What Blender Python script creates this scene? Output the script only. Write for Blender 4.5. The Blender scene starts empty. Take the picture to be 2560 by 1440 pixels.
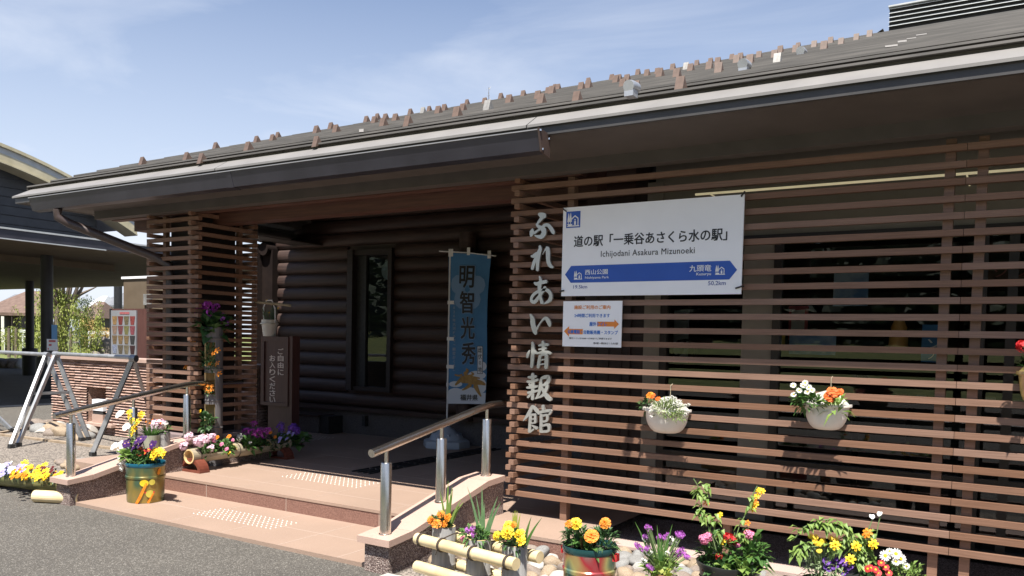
import bpy, bmesh, math, random
import numpy as np
from mathutils import Vector, Matrix
random.seed(7)
R = math.radians
S = bpy.context.scene
COL = S.collection

# ------------------------------------------------------------------ camera
CAM = np.array([3.39645, -5.48827, 1.53724])
YAW, PITCH, ROLL, FPX, PPY = 0.54846, -0.04482, 0.02241, 2035.387, 947.0


def _axes():
    cy, sy, cp, sp = math.cos(YAW), math.sin(YAW), math.cos(PITCH), math.sin(PITCH)
    f = np.array([-sy * cp, cy * cp, sp])
    r = np.array([cy, sy, 0.0])
    u = np.cross(r, f)
    c, s = math.cos(ROLL), math.sin(ROLL)
    return c * r + s * u, -s * r + c * u, f


AX_R, AX_U, AX_F = _axes()
cd = bpy.data.cameras.new('camera')
cam = bpy.data.objects.new('camera', cd)
COL.objects.link(cam)
cam.matrix_world = Matrix(((AX_R[0], AX_U[0], -AX_F[0], CAM[0]), (AX_R[1], AX_U[1], -AX_F[1], CAM[1]),
                           (AX_R[2], AX_U[2], -AX_F[2], CAM[2]), (0, 0, 0, 1)))
cd.sensor_fit = 'HORIZONTAL'
cd.sensor_width = 36
cd.lens = 36 * FPX / 2560
cd.shift_y = (PPY - 720) / 2560
cd.clip_start = 0.05
cd.clip_end = 2000
S.camera = cam


# survey helpers: a sight line through a point of the photograph met with a known plane of the place
def ray(x, y): return AX_F + AX_R * (x - 1280) / FPX + AX_U * (PPY - y) / FPX
def hit(ax, v, x, y):
    d = ray(x, y)
    return Vector(CAM + d * ((v - CAM[ax]) / d[ax]))
def on_x(v, x, y): return hit(0, v, x, y)
def on_y(v, x, y): return hit(1, v, x, y)
def on_z(v, x, y): return hit(2, v, x, y)
def at(x, y, d): return Vector(CAM + ray(x, y) * d)


# ------------------------------------------------------------------ light
SUN = Vector((0.38, -1.0, 2.15)).normalized()      # towards the sun
w = bpy.data.worlds.new('World')
S.world = w
w.use_nodes = True
nt = w.node_tree
nt.nodes.clear()
out = nt.nodes.new('ShaderNodeOutputWorld')
bg = nt.nodes.new('ShaderNodeBackground')
sky = nt.nodes.new('ShaderNodeTexSky')
sky.sky_type = 'NISHITA'
sky.sun_disc = False
sky.sun_elevation = math.asin(SUN.z)
sky.sun_rotation = math.atan2(SUN.x, SUN.y)
sky.air_density = 1.0
sky.dust_density = 0.6
sky.ozone_density = 1.6
# thin high cloud
tc = nt.nodes.new('ShaderNodeTexCoord')
mp = nt.nodes.new('ShaderNodeMapping')
mp.inputs['Rotation'].default_value = (0.2, 0.1, 0.5)
mp.inputs['Scale'].default_value = (1.0, 1.7, 5.5)
nz = nt.nodes.new('ShaderNodeTexNoise')
nz.inputs['Scale'].default_value = 2.1
nz.inputs['Detail'].default_value = 9
nz.inputs['Roughness'].default_value = 0.55
nz.inputs['Distortion'].default_value = 0.5
rp = nt.nodes.new('ShaderNodeValToRGB')
rp.color_ramp.elements[0].position = 0.46
rp.color_ramp.elements[1].position = 0.88
sep = nt.nodes.new('ShaderNodeSeparateXYZ')
mr = nt.nodes.new('ShaderNodeMapRange')
mr.inputs['From Min'].default_value = 0.52
mr.inputs['From Max'].default_value = 0.08
mr.inputs['To Min'].default_value = 0.10
mr.inputs['To Max'].default_value = 1.0
mul = nt.nodes.new('ShaderNodeMath'); mul.operation = 'MULTIPLY'
add = nt.nodes.new('ShaderNodeMath'); add.operation = 'ADD'; add.use_clamp = True
mr2 = nt.nodes.new('ShaderNodeMapRange')
mr2.inputs['From Min'].default_value = 0.45
mr2.inputs['From Max'].default_value = 0.02
mr2.inputs['To Min'].default_value = 0.0
mr2.inputs['To Max'].default_value = 0.86
mx = nt.nodes.new('ShaderNodeMixRGB')
mx.inputs[2].default_value = (5.9, 6.3, 7.1, 1)
L = nt.links.new
L(tc.outputs['Generated'], mp.inputs['Vector']); L(mp.outputs[0], nz.inputs['Vector'])
L(nz.outputs['Fac'], rp.inputs[0]); L(tc.outputs['Generated'], sep.inputs[0])
L(sep.outputs['Z'], mr.inputs['Value']); L(sep.outputs['Z'], mr2.inputs['Value'])
L(rp.outputs[0], mul.inputs[0]); L(mr.outputs[0], mul.inputs[1])
L(mul.outputs[0], add.inputs[0]); L(mr2.outputs[0], add.inputs[1])
tint = nt.nodes.new('ShaderNodeMixRGB'); tint.blend_type = 'MULTIPLY'; tint.inputs[0].default_value = 1
tint.inputs[2].default_value = (1.0, 0.985, 1.045, 1)
L(add.outputs[0], mx.inputs[0]); L(sky.outputs[0], tint.inputs[1]); L(tint.outputs[0], mx.inputs[1])
L(mx.outputs[0], bg.inputs['Color']); L(bg.outputs[0], out.inputs['Surface'])
bg.inputs['Strength'].default_value = 0.071

sd = bpy.data.lights.new('sun', 'SUN')
sd.energy = 5.0
sd.angle = R(0.53)
sd.color = (1.0, 0.955, 0.89)
so = bpy.data.objects.new('sun', sd)
COL.objects.link(so)
so.rotation_euler = SUN.to_track_quat('Z', 'Y').to_euler()
so.location = (0, -10, 20)

S.view_settings.view_transform = 'Standard'
S.view_settings.look = 'None'
S.view_settings.gamma = 1
S.view_settings.exposure = 1.08
S.cycles.max_bounces = 6
S.cycles.transparent_max_bounces = 12
S.cycles.use_denoising = True


# ------------------------------------------------------------------ materials
def lin(c):
    c = c / 255.0
    return c / 12.92 if c <= 0.04045 else ((c + 0.055) / 1.055) ** 2.4


MATS = {}


def mat(name, c1, c2=None, scale=8.0, rough=0.7, metal=0.0, bump=0.0, bscale=None, stretch=(1, 1, 1), kind='noise',
        spec=0.5, emit=None, detail=4, ramp=(0.35, 0.65), c3=None, coat=0.0, trans=0.0):
    m = bpy.data.materials.new(name)
    m.use_nodes = True
    t = m.node_tree
    b = t.nodes['Principled BSDF']
    b.inputs['Roughness'].default_value = rough
    b.inputs['Metallic'].default_value = metal
    b.inputs['Specular IOR Level'].default_value = spec
    b.inputs['Coat Weight'].default_value = coat
    c1 = tuple(c1) + (1,)
    b.inputs['Base Color'].default_value = c1
    if emit:
        b.inputs['Emission Color'].default_value = tuple(emit[:3]) + (1,)
        b.inputs['Emission Strength'].default_value = emit[3]
    tcx = t.nodes.new('ShaderNodeTexCoord')
    mpx = t.nodes.new('ShaderNodeMapping')
    mpx.inputs['Scale'].default_value = stretch
    t.links.new(tcx.outputs['Object'], mpx.inputs['Vector'])
    if c2 is not None:
        if kind == 'voronoi':
            n = t.nodes.new('ShaderNodeTexVoronoi')
            n.inputs['Scale'].default_value = scale
            sepn = t.nodes.new('ShaderNodeSeparateColor')
            t.links.new(n.outputs['Color'], sepn.inputs[0])
            fac = sepn.outputs[0]
        elif kind == 'wave':
            n = t.nodes.new('ShaderNodeTexWave')
            n.inputs['Scale'].default_value = scale
            n.inputs['Distortion'].default_value = 3.0
            n.inputs['Detail'].default_value = 3
            fac = n.outputs['Fac']
        else:
            n = t.nodes.new('ShaderNodeTexNoise')
            n.inputs['Scale'].default_value = scale
            n.inputs['Detail'].default_value = detail
            fac = n.outputs['Fac']
        t.links.new(mpx.outputs[0], n.inputs['Vector'])
        cr = t.nodes.new('ShaderNodeValToRGB')
        cr.color_ramp.elements[0].position = ramp[0]
        cr.color_ramp.elements[1].position = ramp[1]
        cr.color_ramp.elements[0].color = c1
        cr.color_ramp.elements[1].color = tuple(c2) + (1,)
        if c3 is not None:
            e = cr.color_ramp.elements.new(min(0.97, ramp[1] + 0.2))
            e.color = tuple(c3) + (1,)
        t.links.new(fac, cr.inputs[0])
        t.links.new(cr.outputs[0], b.inputs['Base Color'])
    if bump:
        n2 = t.nodes.new('ShaderNodeTexNoise')
        n2.inputs['Scale'].default_value = bscale or scale
        n2.inputs['Detail'].default_value = 5
        t.links.new(mpx.outputs[0], n2.inputs['Vector'])
        bp = t.nodes.new('ShaderNodeBump')
        bp.inputs['Strength'].default_value = bump
        bp.inputs['Distance'].default_value = 0.02
        t.links.new(n2.outputs['Fac'], bp.inputs['Height'])
        t.links.new(bp.outputs[0], b.inputs['Normal'])
    if trans:
        tr = t.nodes.new('ShaderNodeBsdfTranslucent')
        tr.inputs['Color'].default_value = c1
        ms = t.nodes.new('ShaderNodeMixShader')
        ms.inputs[0].default_value = trans
        o = t.nodes['Material Output']
        t.links.new(b.outputs[0], ms.inputs[1])
        t.links.new(tr.outputs[0], ms.inputs[2])
        t.links.new(ms.outputs[0], o.inputs['Surface'])
    MATS[name] = m
    return m


def mixin_large(m, scale, amount, dark):
    """adds a broad worn/dirty variation over the base colour already wired"""
    t = m.node_tree
    b = t.nodes['Principled BSDF']
    src = b.inputs['Base Color'].links[0].from_socket if b.inputs['Base Color'].links else None
    tcx = t.nodes.new('ShaderNodeTexCoord')
    n = t.nodes.new('ShaderNodeTexNoise')
    n.inputs['Scale'].default_value = scale
    n.inputs['Detail'].default_value = 6
    t.links.new(tcx.outputs['Object'], n.inputs['Vector'])
    cr = t.nodes.new('ShaderNodeValToRGB')
    cr.color_ramp.elements[0].position = 0.35
    cr.color_ramp.elements[1].position = 0.7
    cr.color_ramp.elements[0].color = (dark, dark, dark, 1)
    cr.color_ramp.elements[1].color = (1, 1, 1, 1)
    t.links.new(n.outputs['Fac'], cr.inputs[0])
    mm = t.nodes.new('ShaderNodeMixRGB')
    mm.blend_type = 'MULTIPLY'
    mm.inputs[0].default_value = amount
    if src:
        t.links.new(src, mm.inputs[1])
    else:
        mm.inputs[1].default_value = b.inputs['Base Color'].default_value
    t.links.new(cr.outputs[0], mm.inputs[2])
    t.links.new(mm.outputs[0], b.inputs['Base Color'])
    return m


def island_tone(m, lo, hi, warm=0.0):
    """each separate board, tile or stone gets a tone of its own"""
    t = m.node_tree
    b = t.nodes['Principled BSDF']
    g_ = t.nodes.new('ShaderNodeNewGeometry')
    r_ = t.nodes.new('ShaderNodeMapRange')
    r_.inputs['To Min'].default_value = lo
    r_.inputs['To Max'].default_value = hi
    t.links.new(g_.outputs['Random Per Island'], r_.inputs['Value'])
    hs_ = t.nodes.new('ShaderNodeHueSaturation')
    t.links.new(r_.outputs[0], hs_.inputs['Value'])
    if warm:
        r2 = t.nodes.new('ShaderNodeMapRange')
        r2.inputs['To Min'].default_value = 1 + warm
        r2.inputs['To Max'].default_value = 1 - warm
        t.links.new(g_.outputs['Random Per Island'], r2.inputs['Value'])
        t.links.new(r2.outputs[0], hs_.inputs['Saturation'])
    src = b.inputs['Base Color'].links[0].from_socket
    t.links.new(src, hs_.inputs['Color'])
    t.links.new(hs_.outputs[0], b.inputs['Base Color'])
    return m


asphalt = mixin_large(mat('asphalt', (0.092, 0.083, 0.070), (0.140, 0.127, 0.107), 130, 0.9, bump=0.9, bscale=120,
                          kind='voronoi', ramp=(0.25, 0.8), c3=(0.27, 0.25, 0.215)), 0.8, 0.6, 0.72)
pinktile = mixin_large(mat('pink_granite_tile', (0.295, 0.205, 0.152), (0.37, 0.265, 0.203), 260, 0.55, bump=0.12, bscale=90), 1.3, 0.5, 0.78)
redgranite = mat('red_granite', (0.15, 0.072, 0.052), (0.25, 0.135, 0.10), 190, 0.7, kind='voronoi', ramp=(0.1, 0.9), bump=0.3, bscale=200)
capstone = mixin_large(mat('pink_capstone', (0.40, 0.275, 0.215), (0.49, 0.345, 0.28), 220, 0.6, bump=0.1), 2.0, 0.4, 0.8)
aggregate = mat('washed_aggregate', (0.095, 0.062, 0.055), (0.25, 0.18, 0.155), 170, 0.85, kind='voronoi', ramp=(0.1, 0.7), c3=(0.46, 0.38, 0.33), bump=0.9, bscale=110)
aggregate_dk = mat('grey_granite_plinth', (0.06, 0.055, 0.055), (0.13, 0.115, 0.11), 160, 0.8, kind='voronoi', ramp=(0.2, 0.8), bump=0.4, bscale=120)
slatwood = mixin_large(mat('brown_composite_slat', (0.19, 0.102, 0.064), (0.255, 0.140, 0.090), 14, 0.55, stretch=(0.25, 5, 9), bump=0.06), 1.7, 0.5, 0.75)
island_tone(slatwood, 0.80, 1.12, 0.12)
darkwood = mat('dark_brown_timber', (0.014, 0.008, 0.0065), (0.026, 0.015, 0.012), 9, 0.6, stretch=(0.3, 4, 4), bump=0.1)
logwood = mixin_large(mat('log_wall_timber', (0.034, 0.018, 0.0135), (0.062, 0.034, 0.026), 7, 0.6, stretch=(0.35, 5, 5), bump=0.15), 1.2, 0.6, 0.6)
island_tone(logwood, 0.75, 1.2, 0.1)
redbeam = mat('red_brown_beam', (0.075, 0.031, 0.022), (0.115, 0.05, 0.034), 8, 0.55, stretch=(0.3, 5, 5))
soffitm = mixin_large(mat('brown_soffit', (0.076, 0.066, 0.060), (0.092, 0.079, 0.072), 5, 0.7), 0.9, 0.5, 0.8)
fasciam = mat('dark_grey_fascia', (0.045, 0.043, 0.042), (0.06, 0.057, 0.055), 4, 0.45)
gutterm = mixin_large(mat('navy_black_gutter', (0.028, 0.027, 0.036), (0.04, 0.039, 0.05), 3, 0.32), 1.5, 0.5, 0.7)
flash = mixin_large(mat('sheen_metal_flashing', (0.185, 0.175, 0.165), (0.215, 0.205, 0.192), 3, 0.5), 1.1, 0.4, 0.85)  # base lightened to stand for the sun glint on the sloped strip
roofm = mixin_large(mat('brown_grey_metal_tile', (0.105, 0.098, 0.088), (0.155, 0.143, 0.128), 6, 0.5, stretch=(0.5, 6, 6)), 0.6, 0.55, 0.7)
island_tone(roofm, 0.86, 1.12)
guardm = mat('brown_painted_plate', (0.115, 0.078, 0.058), (0.15, 0.10, 0.076), 12, 0.45)
chrome = mat('polished_metal', (0.75, 0.75, 0.76), rough=0.15, metal=1.0)
steel = mixin_large(mat('stainless_steel', (0.60, 0.57, 0.52), (0.66, 0.63, 0.58), 4, 0.27, 1.0, stretch=(1, 1, 0.2)), 2.5, 0.25, 0.8)
lettersteel = mat('satin_steel_letter', (0.50, 0.50, 0.47), (0.56, 0.56, 0.53), 10, 0.38, 0.75)
alu = mixin_large(mat('aluminium_tube', (0.40, 0.41, 0.42), (0.52, 0.53, 0.54), 8, 0.4, 0.6), 3, 0.4, 0.7)
alud = mat('dull_aluminium', (0.24, 0.25, 0.26), (0.34, 0.35, 0.36), 12, 0.45, 0.6)
black = mat('black_rubber', (0.018, 0.018, 0.018), (0.03, 0.03, 0.03), 30, 0.6)
blackpot = mat('black_plastic_pot', (0.02, 0.022, 0.022), (0.035, 0.038, 0.036), 12, 0.35)
whitep = mixin_large(mat('white_sign_panel', (0.87, 0.87, 0.88), (0.90, 0.90, 0.91), 4, 0.35), 1.4, 0.3, 0.92)
potwhite = mixin_large(mat('cream_plastic_pot', (0.78, 0.73, 0.66), (0.82, 0.78, 0.71), 9, 0.4), 6, 0.25, 0.85)
signblue = mat('sign_blue', (0.020, 0.085, 0.40), (0.024, 0.095, 0.43), 6, 0.35)
ink = mat('black_ink', (0.012, 0.012, 0.014), rough=0.5)
inkblue = mat('blue_ink', (0.02, 0.16, 0.55), rough=0.5)
inknavy = mat('navy_ink', (0.06, 0.09, 0.32), rough=0.5)
orange = mat('orange_ink', (0.75, 0.235, 0.035), rough=0.5)
whiteink = mat('white_lettering', (0.82, 0.82, 0.80), rough=0.5)
paleink = mat('pale_lettering', (0.30, 0.36, 0.44), rough=0.6)
creamletter = mat('cream_lettering', (0.66, 0.56, 0.50), rough=0.5)
redbrown = mixin_large(mat('red_brown_sign_board', (0.085, 0.035, 0.029), (0.11, 0.047, 0.038), 8, 0.45, stretch=(6, 6, 0.4)), 2.5, 0.5, 0.7)
stand_red = mat('red_brown_stand', (0.13, 0.036, 0.022), (0.17, 0.05, 0.03), 14, 0.4)
bannerblue = mixin_large(mat('banner_cloth_blue', (0.060, 0.195, 0.40), (0.072, 0.225, 0.45), 5, 0.8), 1.5, 0.4, 0.8)
bannerwhite = mat('banner_cloth_pale', (0.58, 0.63, 0.70), rough=0.8)
bannerpale = mat('banner_petal_blue', (0.17, 0.30, 0.50), rough=0.8)
gold = mat('gold_print', (0.40, 0.24, 0.065), (0.28, 0.16, 0.04), 25, 0.6)
flagbase = mat('pale_blue_plastic', (0.42, 0.47, 0.53), rough=0.45)
bamboo_pale = mixin_large(mat('pale_cut_bamboo', (0.60, 0.47, 0.25), (0.70, 0.57, 0.34), 8, 0.45, stretch=(1, 1, 1)), 5, 0.4, 0.75)
bamboo_inner = mat('bamboo_inside', (0.62, 0.44, 0.19), (0.72, 0.54, 0.28), 10, 0.6)
bamboo_grey = mixin_large(mat('weathered_grey_bamboo', (0.25, 0.245, 0.235), (0.34, 0.33, 0.315), 7, 0.6, stretch=(9, 9, 0.6), bump=0.1), 4, 0.6, 0.6)
bamboo_tan = mixin_large(mat('grey_tan_bamboo', (0.28, 0.24, 0.165), (0.42, 0.36, 0.25), 7, 0.5, stretch=(9, 0.6, 9)), 4, 0.5, 0.7)
bamboo_green = mixin_large(mat('olive_bamboo', (0.12, 0.13, 0.045), (0.27, 0.26, 0.10), 6, 0.45, stretch=(0.6, 6, 6)), 5, 0.5, 0.6)
cordm = mat('dark_hemp_cord', (0.035, 0.026, 0.02), (0.07, 0.05, 0.035), 60, 0.9)
soilm = mat('potting_soil', (0.022, 0.016, 0.012), (0.06, 0.045, 0.032), 60, 0.95, bump=0.8)
leafm = mat('leaf_green', (0.045, 0.115, 0.022), (0.10, 0.21, 0.045), 18, 0.5, trans=0.25)
leafd = mat('leaf_dark_green', (0.028, 0.075, 0.022), (0.06, 0.13, 0.035), 18, 0.5, trans=0.2)
leafl = mat('leaf_light_green', (0.15, 0.26, 0.05), (0.26, 0.36, 0.09), 18, 0.5, trans=0.3)
leafy = mat('leaf_yellow_green', (0.30, 0.34, 0.05), (0.40, 0.42, 0.09), 18, 0.5, trans=0.3)
leafs = mat('leaf_silver_green', (0.17, 0.24, 0.12), (0.30, 0.36, 0.20), 18, 0.6, trans=0.25)
stemm = mat('green_stem', (0.10, 0.17, 0.05), (0.15, 0.20, 0.08), 20, 0.6)
def petal(n, c, c2=None): return mat(n, c, c2 or tuple(min(1, v * 1.35 + 0.02) for v in c), 40, 0.6, trans=0.25)
P_or = petal('petal_orange', (0.80, 0.20, 0.010), (0.86, 0.34, 0.02))
P_ye = petal('petal_yellow', (0.85, 0.52, 0.01), (0.9, 0.66, 0.03))
P_ro = petal('petal_red_orange', (0.80, 0.12, 0.012), (0.85, 0.2, 0.02))
P_re = petal('petal_red', (0.56, 0.02, 0.025), (0.68, 0.05, 0.05))
P_pk = petal('petal_pink', (0.72, 0.18, 0.34), (0.8, 0.32, 0.46))
P_lp = petal('petal_pale_pink', (0.78, 0.52, 0.62), (0.85, 0.68, 0.75))
P_wh = petal('petal_white', (0.78, 0.77, 0.72), (0.86, 0.85, 0.80))
P_ma = petal('petal_magenta', (0.48, 0.035, 0.40), (0.60, 0.09, 0.55))
P_mv = petal('petal_mauve', (0.50, 0.10, 0.55), (0.62, 0.22, 0.66))
P_pu = petal('petal_purple', (0.09, 0.022, 0.22), (0.16, 0.05, 0.36))
P_dp = petal('petal_dark_purple', (0.035, 0.008, 0.07), (0.07, 0.016, 0.12))
P_lv = petal('petal_lavender', (0.34, 0.30, 0.72), (0.48, 0.44, 0.80))
P_mr = petal('petal_maroon', (0.10, 0.012, 0.012), (0.16, 0.02, 0.02))
stonewall = mixin_large(mat('split_face_stone', (0.30, 0.185, 0.14), (0.50, 0.34, 0.27), 26, 0.85, bump=1.0, bscale=40, stretch=(0.5, 1, 2.4), c3=(0.62, 0.52, 0.46)), 2.2, 0.5, 0.75)
island_tone(stonewall, 0.82, 1.18, 0.1)
rockm = mixin_large(mat('grey_brown_rock', (0.13, 0.105, 0.09), (0.26, 0.22, 0.19), 3, 0.9, bump=0.8), 1.0, 0.5, 0.6)
peb_g = mixin_large(mat('grey_pebble', (0.165, 0.162, 0.152), (0.27, 0.265, 0.25), 14, 0.75, bump=0.15), 5, 0.4, 0.75)
peb_t = mixin_large(mat('tan_pebble', (0.25, 0.18, 0.115), (0.36, 0.285, 0.20), 12, 0.8, bump=0.2), 5, 0.5, 0.7)
peb_w = mixin_large(mat('white_pebble', (0.36, 0.34, 0.30), (0.46, 0.435, 0.39), 12, 0.75, bump=0.15), 6, 0.4, 0.8)
peb_b = mixin_large(mat('brown_pebble', (0.16, 0.125, 0.10), (0.28, 0.23, 0.19), 12, 0.8, bump=0.2), 5, 0.4, 0.7)
gravelm = mat('fine_gravel', (0.10, 0.085, 0.07), (0.28, 0.24, 0.20), 70, 0.95, kind='voronoi', bump=0.8)
grassm = mixin_large(mat('lawn_grass', (0.10, 0.13, 0.03), (0.20, 0.215, 0.06), 3, 0.9, c3=(0.40, 0.31, 0.13)), 0.15, 0.5, 0.75)
siding = mixin_large(mat('slate_grey_siding', (0.040, 0.043, 0.047), (0.052, 0.055, 0.06), 4, 0.55), 0.6, 0.4, 0.8)
bargem = mixin_large(mat('cream_painted_metal', (0.52, 0.46, 0.29), (0.60, 0.53, 0.35), 4, 0.5), 1.0, 0.5, 0.7)
palegrey = mat('pale_grey_roof_sheet', (0.42, 0.44, 0.43), (0.5, 0.51, 0.5), 4, 0.45)
canopym = mat('brown_canopy_soffit', (0.115, 0.085, 0.055), (0.14, 0.105, 0.07), 3, 0.7)
pillarm = mat('black_steel_pillar', (0.012, 0.012, 0.014), (0.02, 0.02, 0.022), 5, 0.5)
plasterm = mixin_large(mat('cream_plaster', (0.245, 0.23, 0.195), (0.27, 0.255, 0.22), 4, 0.85), 1.0, 0.3, 0.85)
floorint = mat('shop_floor', (0.10, 0.085, 0.07), (0.13, 0.11, 0.09), 3, 0.5)
interior = mat('dark_shop_wall', (0.045, 0.034, 0.028), (0.06, 0.046, 0.038), 3, 0.8)
tubem = mat('lit_tube', (0.9, 0.85, 0.6), emit=(1.0, 0.86, 0.52, 0.16), rough=0.5)
tilem = mat('grey_roof_tile', (0.14, 0.145, 0.155), (0.20, 0.205, 0.215), 6, 0.5)
brownroof = mat('brown_shingle', (0.11, 0.07, 0.052), (0.16, 0.105, 0.08), 5, 0.8)
housewhite = mat('house_white_wall', (0.55, 0.53, 0.48), (0.6, 0.58, 0.53), 3, 0.8)
housegrey = mat('house_grey_wall', (0.18, 0.18, 0.185), (0.22, 0.22, 0.225), 3, 0.8)
barkm = mat('bark', (0.10, 0.078, 0.058), (0.18, 0.14, 0.105), 12, 0.9, stretch=(3, 3, 0.5), bump=0.6)
willowm = mat('willow_leaf', (0.20, 0.25, 0.045), (0.36, 0.39, 0.085), 1.2, 0.6, trans=0.35)
darktree = mat('evergreen_leaf', (0.035, 0.06, 0.03), (0.07, 0.10, 0.045), 2, 0.7, trans=0.15)
autumnm = mat('tawny_bush_leaf', (0.38, 0.25, 0.08), (0.46, 0.33, 0.12), 3, 0.7, trans=0.2)
budm = mat('spring_bud', (0.42, 0.36, 0.24), (0.50, 0.44, 0.30), 3, 0.7, trans=0.3)
poster_bl = mat('poster_blue', (0.10, 0.22, 0.42), (0.45, 0.55, 0.68), 5, 0.6, ramp=(0.4, 0.6))
poster_re = mat('poster_red', (0.28, 0.04, 0.05), (0.42, 0.09, 0.09), 4, 0.6)
poster_be = mat('poster_beige', (0.50, 0.44, 0.36), (0.58, 0.52, 0.44), 5, 0.6)
poster_ye = mat('poster_yellow', (0.62, 0.42, 0.06), (0.70, 0.5, 0.1), 4, 0.6)
whitepaint = mat('white_painted_rail', (0.70, 0.70, 0.70), (0.76, 0.76, 0.76), 4, 0.5)
soyello = mat('soft_cone_orange', (0.62, 0.30, 0.07), (0.70, 0.38, 0.11), 8, 0.5)


def glass_mat():
    m = bpy.data.materials.new('window_glass')
    m.use_nodes = True
    t = m.node_tree
    t.nodes.remove(t.nodes['Principled BSDF'])
    tr = t.nodes.new('ShaderNodeBsdfTransparent')
    tr.inputs['Color'].default_value = (0.62, 0.66, 0.64, 1)
    gl = t.nodes.new('ShaderNodeBsdfGlossy')
    gl.inputs['Roughness'].default_value = 0.005
    gl.inputs['Color'].default_value = (0.95, 0.97, 1, 1)
    fr = t.nodes.new('ShaderNodeFresnel')
    fr.inputs['IOR'].default_value = 1.6
    ms = t.nodes.new('ShaderNodeMixShader')
    t.links.new(fr.outputs[0], ms.inputs[0])
    t.links.new(tr.outputs[0], ms.inputs[1])
    t.links.new(gl.outputs[0], ms.inputs[2])
    t.links.new(ms.outputs[0], t.nodes['Material Output'].inputs['Surface'])
    return m


glass = glass_mat()


def pail_mat(name, cols, scale, seed):
    m = bpy.data.materials.new(name)
    m.use_nodes = True
    t = m.node_tree
    b = t.nodes['Principled BSDF']
    b.inputs['Roughness'].default_value = 0.22
    b.inputs['Metallic'].default_value = 0.35
    tcx = t.nodes.new('ShaderNodeTexCoord')
    mpx = t.nodes.new('ShaderNodeMapping')
    mpx.inputs['Location'].default_value = (seed, seed * 0.7, 0)
    mpx.inputs['Scale'].default_value = (1, 1, 0.45)
    mpx.inputs['Rotation'].default_value = (0.5, 0.35, 0)
    n = t.nodes.new('ShaderNodeTexNoise')
    n.inputs['Scale'].default_value = scale
    n.inputs['Detail'].default_value = 1.5
    n.inputs['Distortion'].default_value = 0.4
    cr = t.nodes.new('ShaderNodeValToRGB')
    cr.color_ramp.elements[0].color = tuple(cols[0]) + (1,)
    cr.color_ramp.elements[0].position = 0.3
    cr.color_ramp.elements[1].color = tuple(cols[-1]) + (1,)
    cr.color_ramp.elements[1].position = 0.72
    for i, c in enumerate(cols[1:-1]):
        e = cr.color_ramp.elements.new(0.3 + 0.42 * (i + 1) / (len(cols) - 1))
        e.color = tuple(c) + (1,)
    t.links.new(tcx.outputs['Object'], mpx.inputs['Vector'])
    t.links.new(mpx.outputs[0], n.inputs['Vector'])
    t.links.new(n.outputs['Fac'], cr.inputs[0])
    t.links.new(cr.outputs[0], b.inputs['Base Color'])
    return m


pail_a = pail_mat('spray_painted_pail_gold_green', [(0.03, 0.11, 0.11), (0.08, 0.12, 0.06), (0.30, 0.21, 0.05), (0.42, 0.30, 0.09)], 5, 3.1)
pail_b = pail_mat('spray_painted_pail_teal_red', [(0.04, 0.13, 0.14), (0.20, 0.20, 0.17), (0.35, 0.03, 0.04), (0.36, 0.32, 0.12), (0.05, 0.16, 0.15)], 6, 9.2)
pail_c = pail_mat('spray_painted_pot_yellow_pink', [(0.62, 0.42, 0.08), (0.66, 0.5, 0.2), (0.66, 0.40, 0.40)], 5, 1.2)
tealrim = mat('teal_rim', (0.01, 0.10, 0.16), (0.02, 0.13, 0.2), 8, 0.2, 0.3)
darkrim = mat('dark_green_rim', (0.015, 0.06, 0.06), (0.03, 0.09, 0.09), 8, 0.2, 0.3)


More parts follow.
